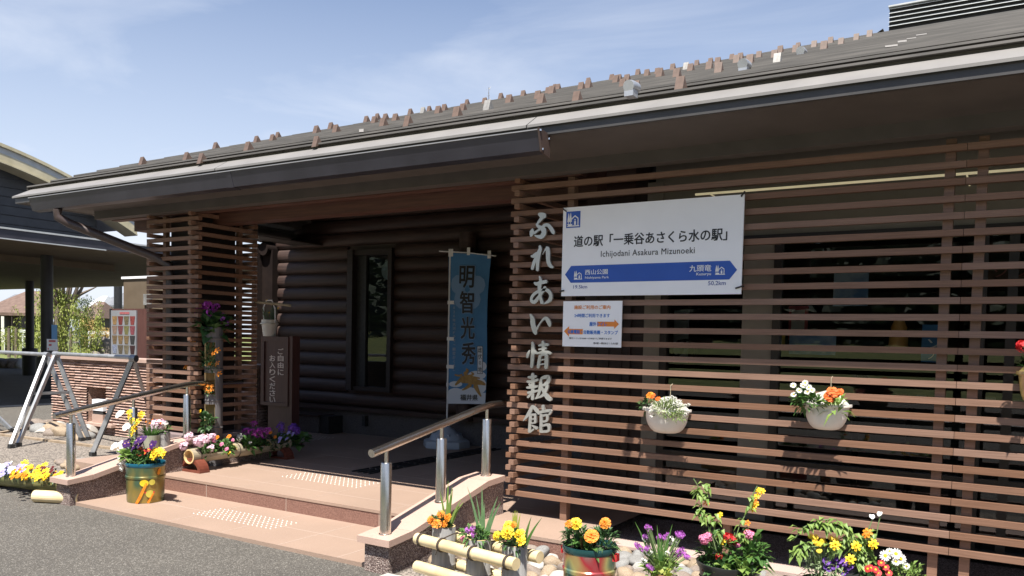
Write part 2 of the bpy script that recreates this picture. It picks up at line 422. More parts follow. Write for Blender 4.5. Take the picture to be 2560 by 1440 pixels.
# ------------------------------------------------------------------ mesh helpers
class MB:
    def __init__(s): s.v, s.f, s.mi = [], [], []
    def add(s, vs, fs, m=0):
        k = len(s.v)
        s.v += [tuple(v) for v in vs]
        s.f += [tuple(i + k for i in f) for f in fs]
        s.mi += [m] * len(fs)
        return s
    def box(s, x0, x1, y0, y1, z0, z1, m=0):
        return s.add([(x0, y0, z0), (x1, y0, z0), (x1, y1, z0), (x0, y1, z0), (x0, y0, z1), (x1, y0, z1), (x1, y1, z1), (x0, y1, z1)],
                     [(0, 3, 2, 1), (4, 5, 6, 7), (0, 1, 5, 4), (1, 2, 6, 5), (2, 3, 7, 6), (3, 0, 4, 7)], m)
    def bar(s, a, b, w, h, up=(0, 0, 1), m=0):
        a, b = Vector(a), Vector(b)
        d = (b - a).normalized()
        sd_ = d.cross(Vector(up))
        if sd_.length < 1e-4: sd_ = d.cross(Vector((1, 0, 0)))
        sd_.normalize()
        u = sd_.cross(d)
        vs = [p + sd_ * (w / 2 * i) + u * (h / 2 * j) for p in (a, b) for i, j in ((-1, -1), (1, -1), (1, 1), (-1, 1))]
        return s.add(vs, [(3, 2, 1, 0), (4, 5, 6, 7), (0, 1, 5, 4), (1, 2, 6, 5), (2, 3, 7, 6), (3, 0, 4, 7)], m)
    def tube(s, pts, r, n=10, caps=True, m=0):
        pts = [Vector(p) for p in pts]
        rs = r if isinstance(r, (list, tuple)) else [r] * len(pts)
        base = len(s.v)
        prev = None
        for i, p in enumerate(pts):
            d = (pts[min(i + 1, len(pts) - 1)] - pts[max(i - 1, 0)]).normalized()
            if prev is None:
                a = d.cross(Vector((0, 0, 1)))
                if a.length < 1e-3: a = d.cross(Vector((1, 0, 0)))
            else:
                a = prev - d * prev.dot(d)
            a.normalize()
            prev = a
            b = d.cross(a)
            for k in range(n):
                t = 2 * math.pi * k / n
                s.v.append(tuple(p + (a * math.cos(t) + b * math.sin(t)) * rs[i]))
        for i in range(len(pts) - 1):
            for k in range(n):
                k2 = (k + 1) % n
                s.f.append((base + i * n + k, base + i * n + k2, base + (i + 1) * n + k2, base + (i + 1) * n + k)); s.mi.append(m)
        if caps:
            s.f.append(tuple(base + k for k in reversed(range(n)))); s.mi.append(m)
            e = base + (len(pts) - 1) * n
            s.f.append(tuple(e + k for k in range(n))); s.mi.append(m)
        return s
    def lathe(s, c, prof, n=28, a0=0.0, a1=2 * math.pi, m=0, sy=1.0):
        c = Vector(c)
        full = abs(a1 - a0 - 2 * math.pi) < 1e-6
        cnt = n if full else n + 1
        base = len(s.v)
        for (r, z) in prof:
            for k in range(cnt):
                t = a0 + (a1 - a0) * k / n
                s.v.append((c.x + r * math.cos(t), c.y + sy * r * math.sin(t), c.z + z))
        for i in range(len(prof) - 1):
            for k in range(n):
                k2 = (k + 1) % cnt
                s.f.append((base + i * cnt + k, base + i * cnt + k2, base + (i + 1) * cnt + k2, base + (i + 1) * cnt + k)); s.mi.append(m)
        return s
    def prism(s, poly, fn, t0, t1, m=0):
        """poly: 2-D outline, fn(u, v, t) -> 3-D point; extruded from t0 to t1"""
        n = len(poly)
        vs = [fn(u, v, t0) for u, v in poly] + [fn(u, v, t1) for u, v in poly]
        fs = [tuple(range(n)), tuple(reversed(range(n, 2 * n)))] + [(i, i + n, (i + 1) % n + n, (i + 1) % n) for i in range(n)]
        return s.add(vs, fs, m)
    def quad(s, a, b, c, d, m=0): return s.add([a, b, c, d], [(0, 1, 2, 3)], m)
    def build(s, name, mats, parent=None, smooth=False, kind=None, fix=True):
        me = bpy.data.meshes.new(name)
        me.from_pydata(s.v, [], s.f)
        for m in (mats if isinstance(mats, (list, tuple)) else [mats]): me.materials.append(m)
        me.polygons.foreach_set('material_index', s.mi)
        if fix:
            bm = bmesh.new(); bm.from_mesh(me)
            bmesh.ops.recalc_face_normals(bm, faces=bm.faces)
            bm.to_mesh(me); bm.free()
        if smooth:
            me.polygons.foreach_set('use_smooth', [True] * len(me.polygons))
            if smooth != 'all':
                try: me.set_sharp_from_angle(angle=R(40))
                except Exception: pass
        me.update()
        return link(bpy.data.objects.new(name, me), parent, kind)


def link(o, parent=None, kind=None):
    COL.objects.link(o)
    if parent is not None:
        o.parent = parent
        o.matrix_parent_inverse = world(parent).inverted()
    if kind: o['kind'] = kind
    return o


def world(o):
    m = o.matrix_basis.copy()
    if o.parent is not None: m = world(o.parent) @ o.matrix_parent_inverse @ m
    return m


def tag(o, label, cat, group=None, kind=None):
    o['label'] = label
    o['category'] = cat
    if group: o['group'] = group
    if kind: o['kind'] = kind
    return o


def thing(name, label, cat, loc=(0, 0, 0), group=None):
    o = bpy.data.objects.new(name, None)
    o.empty_display_size = 0.1
    COL.objects.link(o)
    o.location = loc
    return tag(o, label, cat, group)


def inst(name, mesh, loc, rot=(0, 0, 0), sc=1.0, parent=None):
    o = bpy.data.objects.new(name, mesh)
    if isinstance(rot, (tuple, list)): m = Matrix.LocRotScale(Vector(loc), __import__('mathutils').Euler(rot), Vector((sc,) * 3 if not isinstance(sc, (tuple, list)) else sc))
    else: m = Matrix.LocRotScale(Vector(loc), rot, Vector((sc,) * 3))
    o.matrix_basis = m
    return link(o, parent)


def mesh_only(mb, name, mats, smooth=True):
    o = mb.build(name, mats, None, smooth)
    me = o.data
    bpy.data.objects.remove(o)
    return me


def text_outline(body, offset=0.0, spacing=1.0):
    c = bpy.data.curves.new('t', 'FONT')
    c.body = body
    c.offset = offset
    c.space_character = spacing
    c.resolution_u = 3
    o = bpy.data.objects.new('t', c)
    COL.objects.link(o)
    dg = bpy.context.evaluated_depsgraph_get()
    me = bpy.data.meshes.new_from_object(o.evaluated_get(dg))
    bpy.data.objects.remove(o)
    bpy.data.curves.remove(c)
    return me


def text_to(mb, body, corners, y, m=0, offset=0.0, fn=None, spacing=1.0):
    """lettering stretched into the rectangle (x0, z0, x1, z1) of the plane at depth y (or through fn);
    a heavier weight is built by restriking the letter a hair beside itself, each strike a little deeper"""
    me = text_outline(body, 0.0, spacing)
    vs = np.array([v.co[:2] for v in me.vertices])
    lo, hi = vs.min(0), vs.max(0)
    x0, z0, x1, z1 = corners
    polys = [tuple(p.vertices) for p in me.polygons]
    sx, sz = (x1 - x0) / (hi[0] - lo[0] + 1e-9), (z1 - z0) / (hi[1] - lo[1] + 1e-9)
    strikes = [(0, 0)] if offset <= 0 else [(0, 0), (1, 0), (-1, 0), (0, 1), (0, -1), (.7, .7), (-.7, -.7), (.7, -.7), (-.7, .7)]
    for k, (dx, dz) in enumerate(strikes):
        ox, oz = dx * offset * 1.15 * sx, dz * offset * .8 * sz
        if fn is None: pts = [(x0 + (v[0] - lo[0]) * sx + ox, y + .00005 * k, z0 + (v[1] - lo[1]) * sz + oz) for v in vs]
        else: pts = [fn(x0 + (v[0] - lo[0]) * sx + ox, z0 + (v[1] - lo[1]) * sz + oz) if k == 0 else tuple(np.array(fn(x0 + (v[0] - lo[0]) * sx + ox, z0 + (v[1] - lo[1]) * sz + oz)) + np.array((0, .00005 * k, 0))) for v in vs]
        mb.add(pts, polys, m)
    bpy.data.meshes.remove(me)


def line_of(parent, body, corners, y, m, offset=0.0, fn=None, spacing=1.0):
    mb = MB()
    text_to(mb, body, corners, y, 0, offset, fn, spacing)
    return mb.build('lettering', m, parent, fix=False)


def vtext_to(mb, body, xc, ztop, size, step, fn, m=0, offset=0.0, wscale=1.0):
    for i, ch in enumerate(body):
        zc = ztop - step * i - size / 2
        me = text_outline(ch, offset)
        vs = np.array([v.co[:2] for v in me.vertices])
        if not len(vs): continue
        k = size / 0.9
        mid = (vs.min(0) + vs.max(0)) / 2
        turn = ch in '「」ー～'
        pts = []
        for v in vs:
            a, b = (v - mid) * k
            if turn: a, b = b, -a
            pts.append(fn(xc + a * wscale, zc + b))
        mb.add(pts, [tuple(p.vertices) for p in me.polygons], m)
        bpy.data.meshes.remove(me)


def stroke(mb, pts, fn, t0, t1, m=0, sub=4, wmin=3):
    """one brush stroke: centre line with widths, extruded from t0 to t1"""
    P = [np.array(p, float) for p in pts]
    if len(P) > 2:
        Q = []
        for i in range(len(P) - 1):
            p0, p1, p2, p3 = P[max(i - 1, 0)], P[i], P[i + 1], P[min(i + 2, len(P) - 1)]
            for k in range(sub):
                t = k / sub
                Q.append(0.5 * ((2 * p1) + (-p0 + p2) * t + (2 * p0 - 5 * p1 + 4 * p2 - p3) * t * t + (-p0 + 3 * p1 - 3 * p2 + p3) * t ** 3))
        Q.append(P[-1])
        P = Q
    l, r = [], []
    for i, p in enumerate(P):
        d = P[min(i + 1, len(P) - 1)][:2] - P[max(i - 1, 0)][:2]
        d = d / (np.linalg.norm(d) + 1e-9)
        n = np.array([-d[1], d[0]]) * max(p[2], wmin) / 2
        l.append(p[:2] + n); r.append(p[:2] - n)
    # rounded ends
    d0 = P[0][:2] - P[1][:2]; d0 /= np.linalg.norm(d0) + 1e-9
    d1 = P[-1][:2] - P[-2][:2]; d1 /= np.linalg.norm(d1) + 1e-9
    a = P[0][:2] + d0 * P[0][2] * 0.35
    b = P[-1][:2] + d1 * P[-1][2] * 0.35
    k = len(mb.v)
    n = len(l)
    front = [fn(*a, t0)] + [fn(*q, t0) for q in l] + [fn(*b, t0)] + [fn(*q, t0) for q in r]
    back = [fn(*a, t1)] + [fn(*q, t1) for q in l] + [fn(*b, t1)] + [fn(*q, t1) for q in r]
    N = len(front)
    A, Lo, B, Ro = 0, 1, n + 1, n + 2
    fs = [(A, Lo, Ro)] + [(Lo + i, Lo + i + 1, Ro + i + 1, Ro + i) for i in range(n - 1)] + [(Lo + n - 1, B, Ro + n - 1)]
    bk = [tuple(N + i for i in reversed(f)) for f in fs]
    ring = [A] + [Lo + i for i in range(n)] + [B] + [Ro + n - 1 - i for i in range(n)]
    sides = [(ring[i], ring[(i + 1) % N], ring[(i + 1) % N] + N, ring[i] + N) for i in range(N)]
    mb.add(front + back, fs + bk + sides, m)


# ------------------------------------------------------------------ plant helpers
def rnd(a, b): return random.uniform(a, b)


def leaf(mb, base, d, length, width, bend=0.25, m=0):
    d = Vector(d).normalized()
    sd_ = d.cross(Vector((rnd(-.3, .3), rnd(-.3, .3), 1)))
    if sd_.length < 1e-3: sd_ = Vector((1, 0, 0))
    sd_.normalize()
    up = sd_.cross(d)
    b = Vector(base)
    mid = b + d * length * 0.5 + up * length * bend * 0.4
    tip = b + d * length - Vector((0, 0, 1)) * length * bend
    q1 = b + d * length * 0.2
    mb.add([b, mid + sd_ * width / 2, tip, mid - sd_ * width / 2, mid + up * -0.12 * width], [(0, 1, 4), (1, 2, 4), (2, 3, 4), (3, 0, 4)], m)


def blade(mb, base, tip, w, m=0, n=5, sag=0.0):
    a, b = Vector(base), Vector(tip)
    d = b - a
    sd_ = d.cross(Vector((0.3, -1, 0.1))).normalized()
    k = len(mb.v)
    for i in range(n + 1):
        t = i / n
        p = a + d * t + Vector((d.x, d.y, 0)) * (t * t - t) * 0.5 - Vector((0, 0, sag * t * t))
        ww = w * (1 - t ** 2.2) * 0.5 + 0.0006
        mb.v += [tuple(p - sd_ * ww), tuple(p + sd_ * ww + Vector((0, -ww * .5, 0)))]
    for i in range(n):
        mb.f.append((k + 2 * i, k + 2 * i + 1, k + 2 * i + 3, k + 2 * i + 2)); mb.mi.append(m)


def bush(mb, c, rx, ry, rz, n, ls, lw=None, m=0, up=0.5, droop=0.25):
    c = Vector(c)
    for _ in range(n):
        while True:
            p = Vector((rnd(-1, 1), rnd(-1, 1), rnd(-1, 1)))
            if p.length < 1: break
        q = Vector((p.x * rx, p.y * ry, p.z * rz))
        d = Vector((p.x, p.y, p.z + up)) + Vector((rnd(-.6, .6), rnd(-.6, .6), rnd(-.4, .6)))
        s = ls * rnd(.6, 1.25)
        leaf(mb, c + q, d, s, s * (lw or 0.45), droop, m)


def pom_mesh(name, petalm, r=0.03, rings=4, n=11, dome=0.75):
    """ruffled many-petalled head, faces +Z"""
    mb = MB()
    for k in range(rings):
        rr = r * (1 - k / rings * 0.82)
        z0 = r * dome * k / rings * 0.9
        for i in range(n):
            t = 2 * math.pi * (i + 0.5 * (k % 2)) / n + rnd(-.1, .1)
            wd = rr * 0.62
            c, s_ = math.cos(t), math.sin(t)
            b = Vector((c * rr * .15, s_ * rr * .15, z0 * .6))
            e = Vector((c * rr, s_ * rr, z0 + rnd(-.1, .25) * r))
            sd_ = Vector((-s_, c, 0)) * wd * .5
            m_ = (b + e) / 2 + Vector((0, 0, .12 * r))
            mb.add([b, m_ + sd_ * .8, e + sd_ * .7, e * 1.04 + Vector((0, 0, -.06 * r)), e - sd_ * .7, m_ - sd_ * .8], [(0, 1, 2, 3, 4, 5)])
    me = mesh_only(mb, name, [petalm], smooth=False)
    return me


def daisy_mesh(name, petalm, centrem, r=0.03, n=14, cr=0.33, wide=1.1):
    mb = MB()
    for i in range(n):
        t = 2 * math.pi * i / n + rnd(-.05, .05)
        c, s_ = math.cos(t), math.sin(t)
        sd_ = Vector((-s_, c, 0)) * r * 3.1 * wide / n * .5
        e = Vector((c * r, s_ * r, rnd(-.12, .1) * r))
        b = Vector((c * r * .2, s_ * r * .2, 0))
        mb.add([b - sd_ * .4, b + sd_ * .4, e * .8 + sd_, e, e * .8 - sd_], [(0, 1, 2, 3, 4)], 0)
    mb.lathe((0, 0, 0), [(r * cr, 0.0), (r * cr * .8, r * .13), (r * .01, r * .18)], n=8, m=1)
    return mesh_only(mb, name, [petalm, centrem], smooth=False)


def pansy_mesh(name, petalm, centrem, eyem, r=0.025):
    mb = MB()
    for (ax, az, rr, yy) in ((-.5, .55, .62, .002), (.5, .55, .62, .003), (-.58, -.05, .55, .006), (.58, -.05, .55, .007), (0, -.5, .72, .010)):
        cnt = 9
        vs = [(ax * r, az * r, yy)]
        for k in range(cnt):
            t = 2 * math.pi * k / cnt
            vs.append((ax * r + math.cos(t) * rr * r, az * r + math.sin(t) * rr * r * .9, yy - .1 * r * (1 if k % 2 else 0)))
        mb.add(vs, [(0, k + 1, (k + 1) % cnt + 1) for k in range(cnt)], 0)
    cnt = 7
    mb.add([(math.cos(2 * math.pi * k / cnt) * r * .42, -.12 * r + math.sin(2 * math.pi * k / cnt) * r * .36, .0125) for k in range(cnt)], [tuple(range(cnt))], 1)
    mb.add([(math.cos(2 * math.pi * k / 5) * r * .14, -.05 * r + math.sin(2 * math.pi * k / 5) * r * .14, .0145) for k in range(5)], [tuple(range(5))], 2)
    return mesh_only(mb, name, [petalm, centrem, eyem], smooth=False)


def cluster_mesh(name, petalm, r=0.05, n=26, pr=0.014, eye=None):
    """a head of many small four-petalled florets"""
    mb = MB()
    for _ in range(n):
        while True:
            p = Vector((rnd(-1, 1), rnd(-1, 1), rnd(-.5, 1)))
            if .45 < p.length < 1: break
        d = p.normalized()
        c = p * r
        a = d.cross(Vector((0.2, 0.1, 1))).normalized()
        b = d.cross(a)
        ph = rnd(0, 1.5)
        for k in range(4):
            t = ph + math.pi / 2 * k
            v = (a * math.cos(t) + b * math.sin(t)) * pr
            s_ = (a * -math.sin(t) + b * math.cos(t)) * pr * .5
            mb.add([c, c + v * .7 + s_ + d * .003, c + v * 1.1, c + v * .7 - s_ + d * .003], [(0, 1, 2, 3)], 0)
        if eye is not None:
            mb.add([c + d * .004 + (a * math.cos(q) + b * math.sin(q)) * pr * .22 for q in (0, 2.1, 4.2)], [(0, 1, 2)], 1)
    return mesh_only(mb, name, [petalm] + ([eye] if eye else []), smooth=False)


FM = dict(
    mari_or=pom_mesh('marigold_head_orange', P_or, r=.0235), mari_ye=pom_mesh('marigold_head_yellow', P_ye, r=.0245),
    cal_or=pom_mesh('calendula_head', P_or, r=.0225, rings=5, n=16, dome=.5), cal_ro=pom_mesh('gerbera_head', P_ro, r=.0205, rings=4, n=16, dome=.4),
    pom_pk=pom_mesh('daisy_pom_pink', P_pk), pom_ye=pom_mesh('viola_head_yellow', P_ye, rings=2, n=7, dome=.5),
    pom_or=pom_mesh('viola_head_orange', P_or, rings=2, n=7, dome=.5), poppy=pom_mesh('poppy_head', P_or, rings=2, n=5, dome=.9),
    daisy_wh=daisy_mesh('daisy_head_white', P_wh, P_ye, r=.026), daisy_ye=daisy_mesh('daisy_head_yellow', P_ye, P_ye), daisy_re=daisy_mesh('daisy_head_red', P_re, P_ye, wide=1.5),
    pansy_pu=pansy_mesh('pansy_head_purple', P_pu, P_dp, P_ye), pansy_dp=pansy_mesh('pansy_head_dark_purple', P_dp, P_pu, P_ye),
    pansy_ye=pansy_mesh('pansy_head_yellow', P_ye, P_mr, P_or), pansy_lv=pansy_mesh('pansy_head_lavender', P_lv, P_lv, P_ye),
    pansy_mr=pansy_mesh('pansy_head_maroon', P_mr, P_dp, P_ye), pansy_or=pansy_mesh('pansy_head_orange', P_or, P_or, P_ye), pansy_wh=pansy_mesh('pansy_head_white', P_wh, P_wh, P_ye),
    cl_ma=cluster_mesh('cineraria_cluster', P_ma, eye=P_wh), cl_mv=cluster_mesh('stock_cluster', P_mv), cl_lv=cluster_mesh('lobelia_cluster', P_lv),
    cl_pu=cluster_mesh('aubrieta_cluster', petal('petal_violet', (0.16, 0.05, 0.42))), cl_lp=cluster_mesh('pink_bloom_cluster', P_lp, pr=.019), cl_wh=cluster_mesh('white_bloom_cluster', P_wh),
    cl_re=cluster_mesh('red_bloom_cluster', P_re, pr=.02), cl_pk=cluster_mesh('rose_pink_cluster', P_pk, pr=.02),
)
TOCAM = Vector((0.25, -0.9, 0.35)).normalized()


def bloom(parent, kind, loc, size=1.0, face=None, name='flower'):
    d = Vector(face or (rnd(-.4, .5), -1 + rnd(-.3, .3), .65 + rnd(-.3, .3))).normalized()
    q = d.to_track_quat('Z', 'Y')
    return inst(name, FM[kind], loc, q, size, parent)


def stems(mb, root, tips, r=.0025, m=0):
    for t in tips:
        a, b = Vector(root), Vector(t)
        mid = (a + b) / 2 + Vector((rnd(-.01, .01), rnd(-.01, .01), .01))
        mb.tube([a, mid, b], r, 4, False, m)


def plant(parent, c, leaves, blooms, name='plant', stem=True):
    """leaves: list of (dx,dy,dz, rx,ry,rz, n, leaf_length, material, leaf_width_ratio); blooms: (kind, loc, size)"""
    mats_, mb = [], MB()
    for lf in leaves:
        dx, dy, dz, rx, ry, rz, n, ls, m = lf[:9]
        n = int(n * 1.55)
        if m not in mats_: mats_.append(m)
        bush(mb, Vector(c) + Vector((dx, dy, dz)), rx, ry, rz, n, ls, lf[9] if len(lf) > 9 else .45, mats_.index(m))
    if stem:
        if stemm not in mats_: mats_.append(stemm)
        stems(mb, Vector(c), [b[1] for b in blooms], .0025, mats_.index(stemm))
    o = mb.build(name, mats_, parent, False, fix=False)
    for b in blooms: bloom(o, b[0], b[1], b[2], b[3] if len(b) > 3 else None)
    return o


# ================================================================== SETTING
FZ = lambda y: 0.172          # porch floor level
ground = MB().quad((-14.0, -90, 0), (120, -90, 0), (120, 120, 0), (-14.0, 120, 0)).build('asphalt', asphalt, kind='structure')
g2 = MB().quad((-160, -90, 0), (-14.0, -90, 0), (-14.0, 120, 0), (-160, 120, 0)).build('forecourt', asphalt, kind='structure')
mb = MB()
mb.quad((-160, 16.5, .004), (-33, 16.5, .004), (-33, 60, .012), (-160, 60, .012))
mb.quad((-160, -30, .004), (-34.5, -30, .004), (-34.5, 16.5, .004), (-160, 16.5, .004))
mb.build('lawn', grassm, kind='structure')
MB().box(-14.03, -13.85, -20, 25, 0, .02).build('kerb_line', peb_w, kind='structure')
mb = MB()
mb.quad((-300, 60, -.1), (-33, 60, -.1), (-33, 300, 1.4), (-300, 300, 1.4))
mb.build('fields', grassm, kind='structure')

# entrance slab and porch floor
mb = MB()
mb.box(-3.64, -.2, -1.37, -.5, -.05, .03)
mb.build('entrance_slab', pinktile, kind='structure')
mb = MB()
for x in (-3.0, -2.36, -1.72, -1.08, -.5): mb.box(x - .003, x + .003, -1.368, -.532, .0303, .0312)
mb.box(-3.63, -.21, -.94, -.935, .0303, .0311)
mb.build('slab_joints', mat('pale_joint', (0.42, 0.33, 0.27), rough=.8), kind='structure')
mb = MB()
yf, yb = -.53, 6.4
mb.add([(-4.6, yf, FZ(yf)), (.9, yf, FZ(yf)), (.9, yb, FZ(yb)), (-4.6, yb, FZ(yb))], [(0, 1, 2, 3)], 0)
mb.add([(-6.7, 2.2, FZ(2.2) - .003), (-4.6, 2.2, FZ(2.2) - .003), (-4.6, yb, FZ(yb) - .003), (-6.7, yb, FZ(yb) - .003)], [(0, 1, 2, 3)], 0)
mb.add([(-4.6, yf, FZ(yf)), (-4.6, yb, FZ(yb)), (-4.6, yb, -.02), (-4.6, yf, -.02)], [(0, 1, 2, 3)], 1)
mb.add([(-4.6, yf, FZ(yf)), (.9, yf, FZ(yf)), (.9, yf, .148), (-4.6, yf, .148)], [(0, 1, 2, 3)], 0)
mb.add([(-4.6, yf + .006, .148), (.9, yf + .006, .148), (.9, yf + .006, -.02), (-4.6, yf + .006, -.02)], [(0, 1, 2, 3)], 1)
mb.build('porch_floor', [pinktile, redgranite], kind='structure', fix=False)
mb = MB()
for x in (-2.95, -1.9, -.85): mb.box(x - .002, x + .002, yf + .002, yf + .006, .03, .149)
for x in (-3.35, -2.5, -1.65, -.8): mb.box(x - .0022, x + .0022, yf + .004, 3.3, FZ(0) + .0003, FZ(0) + .0011)
for y in (-.22, .28, .88, 1.48, 2.08, 2.68): mb.box(-3.6, .1, y - .0022, y + .0022, FZ(0) + .0003, FZ(0) + .0010)
mb.build('riser_joints', MATS['pale_joint'], kind='structure')

# granite edging under the screen and the gravel bed before it
mb = MB()
mb.box(.0, 7.5, -.14, .95, -.1, .085, 0)
mb.box(.0, 7.5, -.16, .02, .085, .105, 1)
mb.build('granite_edging', [aggregate, mat('pale_flamed_granite', (0.36, 0.26, 0.22), (0.46, 0.35, 0.30), 200, .8, bump=.2)], kind='structure')
MB().quad((.03, -1.42, .008), (3.6, -1.42, .008), (3.6, -.14, .03), (.03, -.14, .03)).build('gravel_bed', gravelm, kind='structure')
mb = MB()
mb.quad((-9.4, -.15, .008), (-4.0, -1.05, .008), (-4.0, 1.7, .008), (-9.4, 1.7, .012))
mb.build('gravel_strip', gravelm, kind='structure')
mb = MB()
mb.bar((-9.3, .72, .012), (-5.72, .95, .012), .07, .05)
mb.bar((-9.3, .72, .012), (-9.9, 1.75, .012), .07, .05)
mb.build('stone_kerb', peb_t, kind='structure')
# road side behind the viewer: paving, bank and woods that the panes mirror
mb = MB()
mb.quad((-30, -15.5, .01), (45, -15.5, .01), (45, -12.2, .01), (-30, -12.2, .01))
mb.build('pavement', mat('pale_paving', (0.36, 0.33, 0.30), (0.44, 0.41, 0.38), 20, .85), kind='structure')
mb = MB()
mb.quad((-60, -40, 2.2), (70, -40, 2.2), (70, -19, .03), (-60, -19, .03))
mb.build('grass_bank', grassm, kind='structure')


def stone_mesh(name, m, seed):
    random.seed(seed)
    bm = bmesh.new()
    bmesh.ops.create_icosphere(bm, subdivisions=3, radius=1)
    off = [Vector((rnd(-1, 1), rnd(-1, 1), rnd(-1, 1))).normalized() for _ in range(7)]
    amt = [rnd(.6, .95) for _ in off]
    for v in bm.verts:
        p = v.co.copy()
        for o_, a_ in zip(off, amt):
            dd = p.dot(o_)
            if dd > a_: p -= o_ * (dd - a_) * .8
        v.co = p
    me = bpy.data.meshes.new(name)
    bm.to_mesh(me); bm.free()
    me.materials.append(m)
    me.polygons.foreach_set('use_smooth', [True] * len(me.polygons))
    return me


STONES = [stone_mesh('pebble', m, 30 + i) for i, m in enumerate((peb_g, peb_t, peb_w, peb_b, peb_g, peb_t, peb_b, peb_b))]
STONE_LABEL = ['smooth grey cobble lying in the stone bed before the slat screen', 'sandy tan cobble lying in the stone bed before the slat screen',
               'whitish cobble lying in the stone bed before the slat screen', 'dull brown cobble lying in the stone bed before the slat screen']
random.seed(11)
spots = []
for row in range(9):
    for k in range(34):
        x = .08 + k * .105 + (row % 2) * .05 + rnd(-.022, .022)
        y = -.2 - row * .125 + rnd(-.02, .02)
        if x > 3.3 or (y < -1.28): continue
        if x < .2 and y < -1.15: continue
        spots.append((x, y))
n_st = 0
for x, y in spots:
    if x > 2.35: continue
    i = random.randrange(8)
    s_ = rnd(.05, .078)
    o = inst('cobble_stone', STONES[i], (x, y, .028 + s_ * .38), (rnd(-.5, .5), rnd(-.5, .5), rnd(0, 6.3)), (s_ * rnd(1.0, 1.4), s_ * rnd(.8, 1.05), s_ * rnd(.62, .85)))
    tag(o, STONE_LABEL[(0, 1, 2, 3, 0, 1, 3, 3)[i]], 'stone', STONE_LABEL[(0, 1, 2, 3, 0, 1, 3, 3)[i]].split(' cobble')[0] + ' cobbles in the right stone bed')
    n_st += 1
STONE_LABEL2 = ['grey field stone in the stone strip below the ribbed wall', 'sandy field stone in the stone strip below the ribbed wall',
                'whitish field stone in the stone strip below the ribbed wall', 'brown field stone in the stone strip below the ribbed wall']
for k in range(34):
    t = k / 33
    px, py = 95 + 190 * t + rnd(-6, 6), 1066 + 36 * t + rnd(-10, 8)
    if k > 22: px, py = 150 + (k - 23) * 5.6, 1160 + rnd(-9, 9)
    p = on_z(.04, px, py)
    i = random.choice((0, 1, 2, 3, 5, 6, 5, 1))
    s_ = rnd(.09, .19) if k <= 22 else rnd(.05, .09)
    o = inst('field_stone', STONES[i], (p.x, p.y, s_ * .3), (rnd(-.3, .3), rnd(-.3, .3), rnd(0, 6.3)), (s_ * rnd(1.1, 1.6), s_, s_ * rnd(.6, .8)))
    tag(o, STONE_LABEL2[(0, 1, 2, 3, 0, 1, 3, 3)[i]], 'stone', STONE_LABEL2[(0, 1, 2, 3, 0, 1, 3, 3)[i]].split(' in the')[0] + 's of the left strip')

# ================================================================== THE INFORMATION HALL
hall = thing('information_hall', 'long low brown timber hall with deep eave, tiled hip roof and log walled porch', 'building', (-1, 3, 0))
X0, Y0, ZE = -5.95, -.72, 3.0
ROOF = lambda y: ZE + .045 + .059 * (1 - math.exp(-max(0.0, y - Y0 - .1) / .4)) + .367 * (y - Y0)
XR = 10.0
# roof courses
mb = MB()
N, T0, T1 = 46, .12, 7.72
ris = .036
for i in range(N):
    ta, tb = T0 + (T1 - T0) * i / N, T0 + (T1 - T0) * (i + 1) / N
    za, zb = ROOF(Y0 + ta) + ris, ROOF(Y0 + tb)
    ov = .05
    mb.quad((X0 + ta - ov, Y0 + ta, za), (XR, Y0 + ta, za), (XR, Y0 + tb, zb), (X0 + tb - ov, Y0 + tb, zb))
    dn = ris + (.05 if i == 0 else .028)
    e_, x_ = .014, X0 + ta - ov
    mb.quad((x_, Y0 + ta, za), (x_, Y0 + ta, za - e_), (XR, Y0 + ta, za - e_), (XR, Y0 + ta, za))
    mb.quad((x_, Y0 + ta, za - e_), (x_ + .03, Y0 + ta + .045, za - e_), (XR, Y0 + ta + .045, za - e_), (XR, Y0 + ta, za - e_))
    mb.quad((x_ + .03, Y0 + ta + .045, za - e_), (x_ + .03, Y0 + ta + .045, za - dn - .02), (XR, Y0 + ta + .045, za - dn - .02), (XR, Y0 + ta + .045, za - e_))
    mb.quad((X0 + ta - ov, Y0 + ta, za), (X0 + tb - ov, Y0 + tb, zb), (X0 + tb - ov, 14.5 - tb, zb), (X0 + ta - ov, 14.5 - ta, za))
    mb.quad((X0 + ta - ov, Y0 + ta, za), (X0 + ta - ov, 14.5 - ta, za), (X0 + ta - ov, 14.5 - ta, za - ris - .01), (X0 + ta - ov, Y0 + ta, za - ris - .01))
yr = Y0 + T1
mb.quad((X0 + T1, yr, ROOF(yr)), (XR, yr, ROOF(yr)), (XR, 14.6, ROOF(Y0)), (X0 + .1, 14.6, ROOF(Y0)))
roof = mb.build('roof', roofm, hall, fix=False)
# drip flashing, sun sheen put into its pale base
mb = MB()
for xa, xb in ((-5.95, -2.62), (-2.612, .55), (.558, 4.0), (4.008, XR)):
    mb.add([(xa, Y0, ZE), (xb, Y0, ZE), (xb, Y0 + .13, ZE + .085), (xa + (.13 if xa < -5.9 else .0), Y0 + .13, ZE + .085)], [(0, 1, 2, 3)], 0)
    mb.add([(xa, Y0, ZE), (xb, Y0, ZE), (xb, Y0, ZE - .018), (xa, Y0, ZE - .018)], [(0, 1, 2, 3)], 0)
mb.add([(X0, Y0, ZE), (X0 + .13, Y0 + .13, ZE + .085), (X0 + .13, 14.3, ZE + .085), (X0, 14.4, ZE)], [(0, 1, 2, 3)], 0)
mb.build('eave_flashing', flash, hall, fix=False)
mb = MB()
mb.box(X0 + .03, XR, Y0 + .02, Y0 + .05, ZE - .075, ZE - .004)
mb.box(X0 + .02, X0 + .05, Y0 + .05, 14.3, ZE - .075, ZE - .004)
mb.build('fascia', fasciam, hall)
mb = MB()
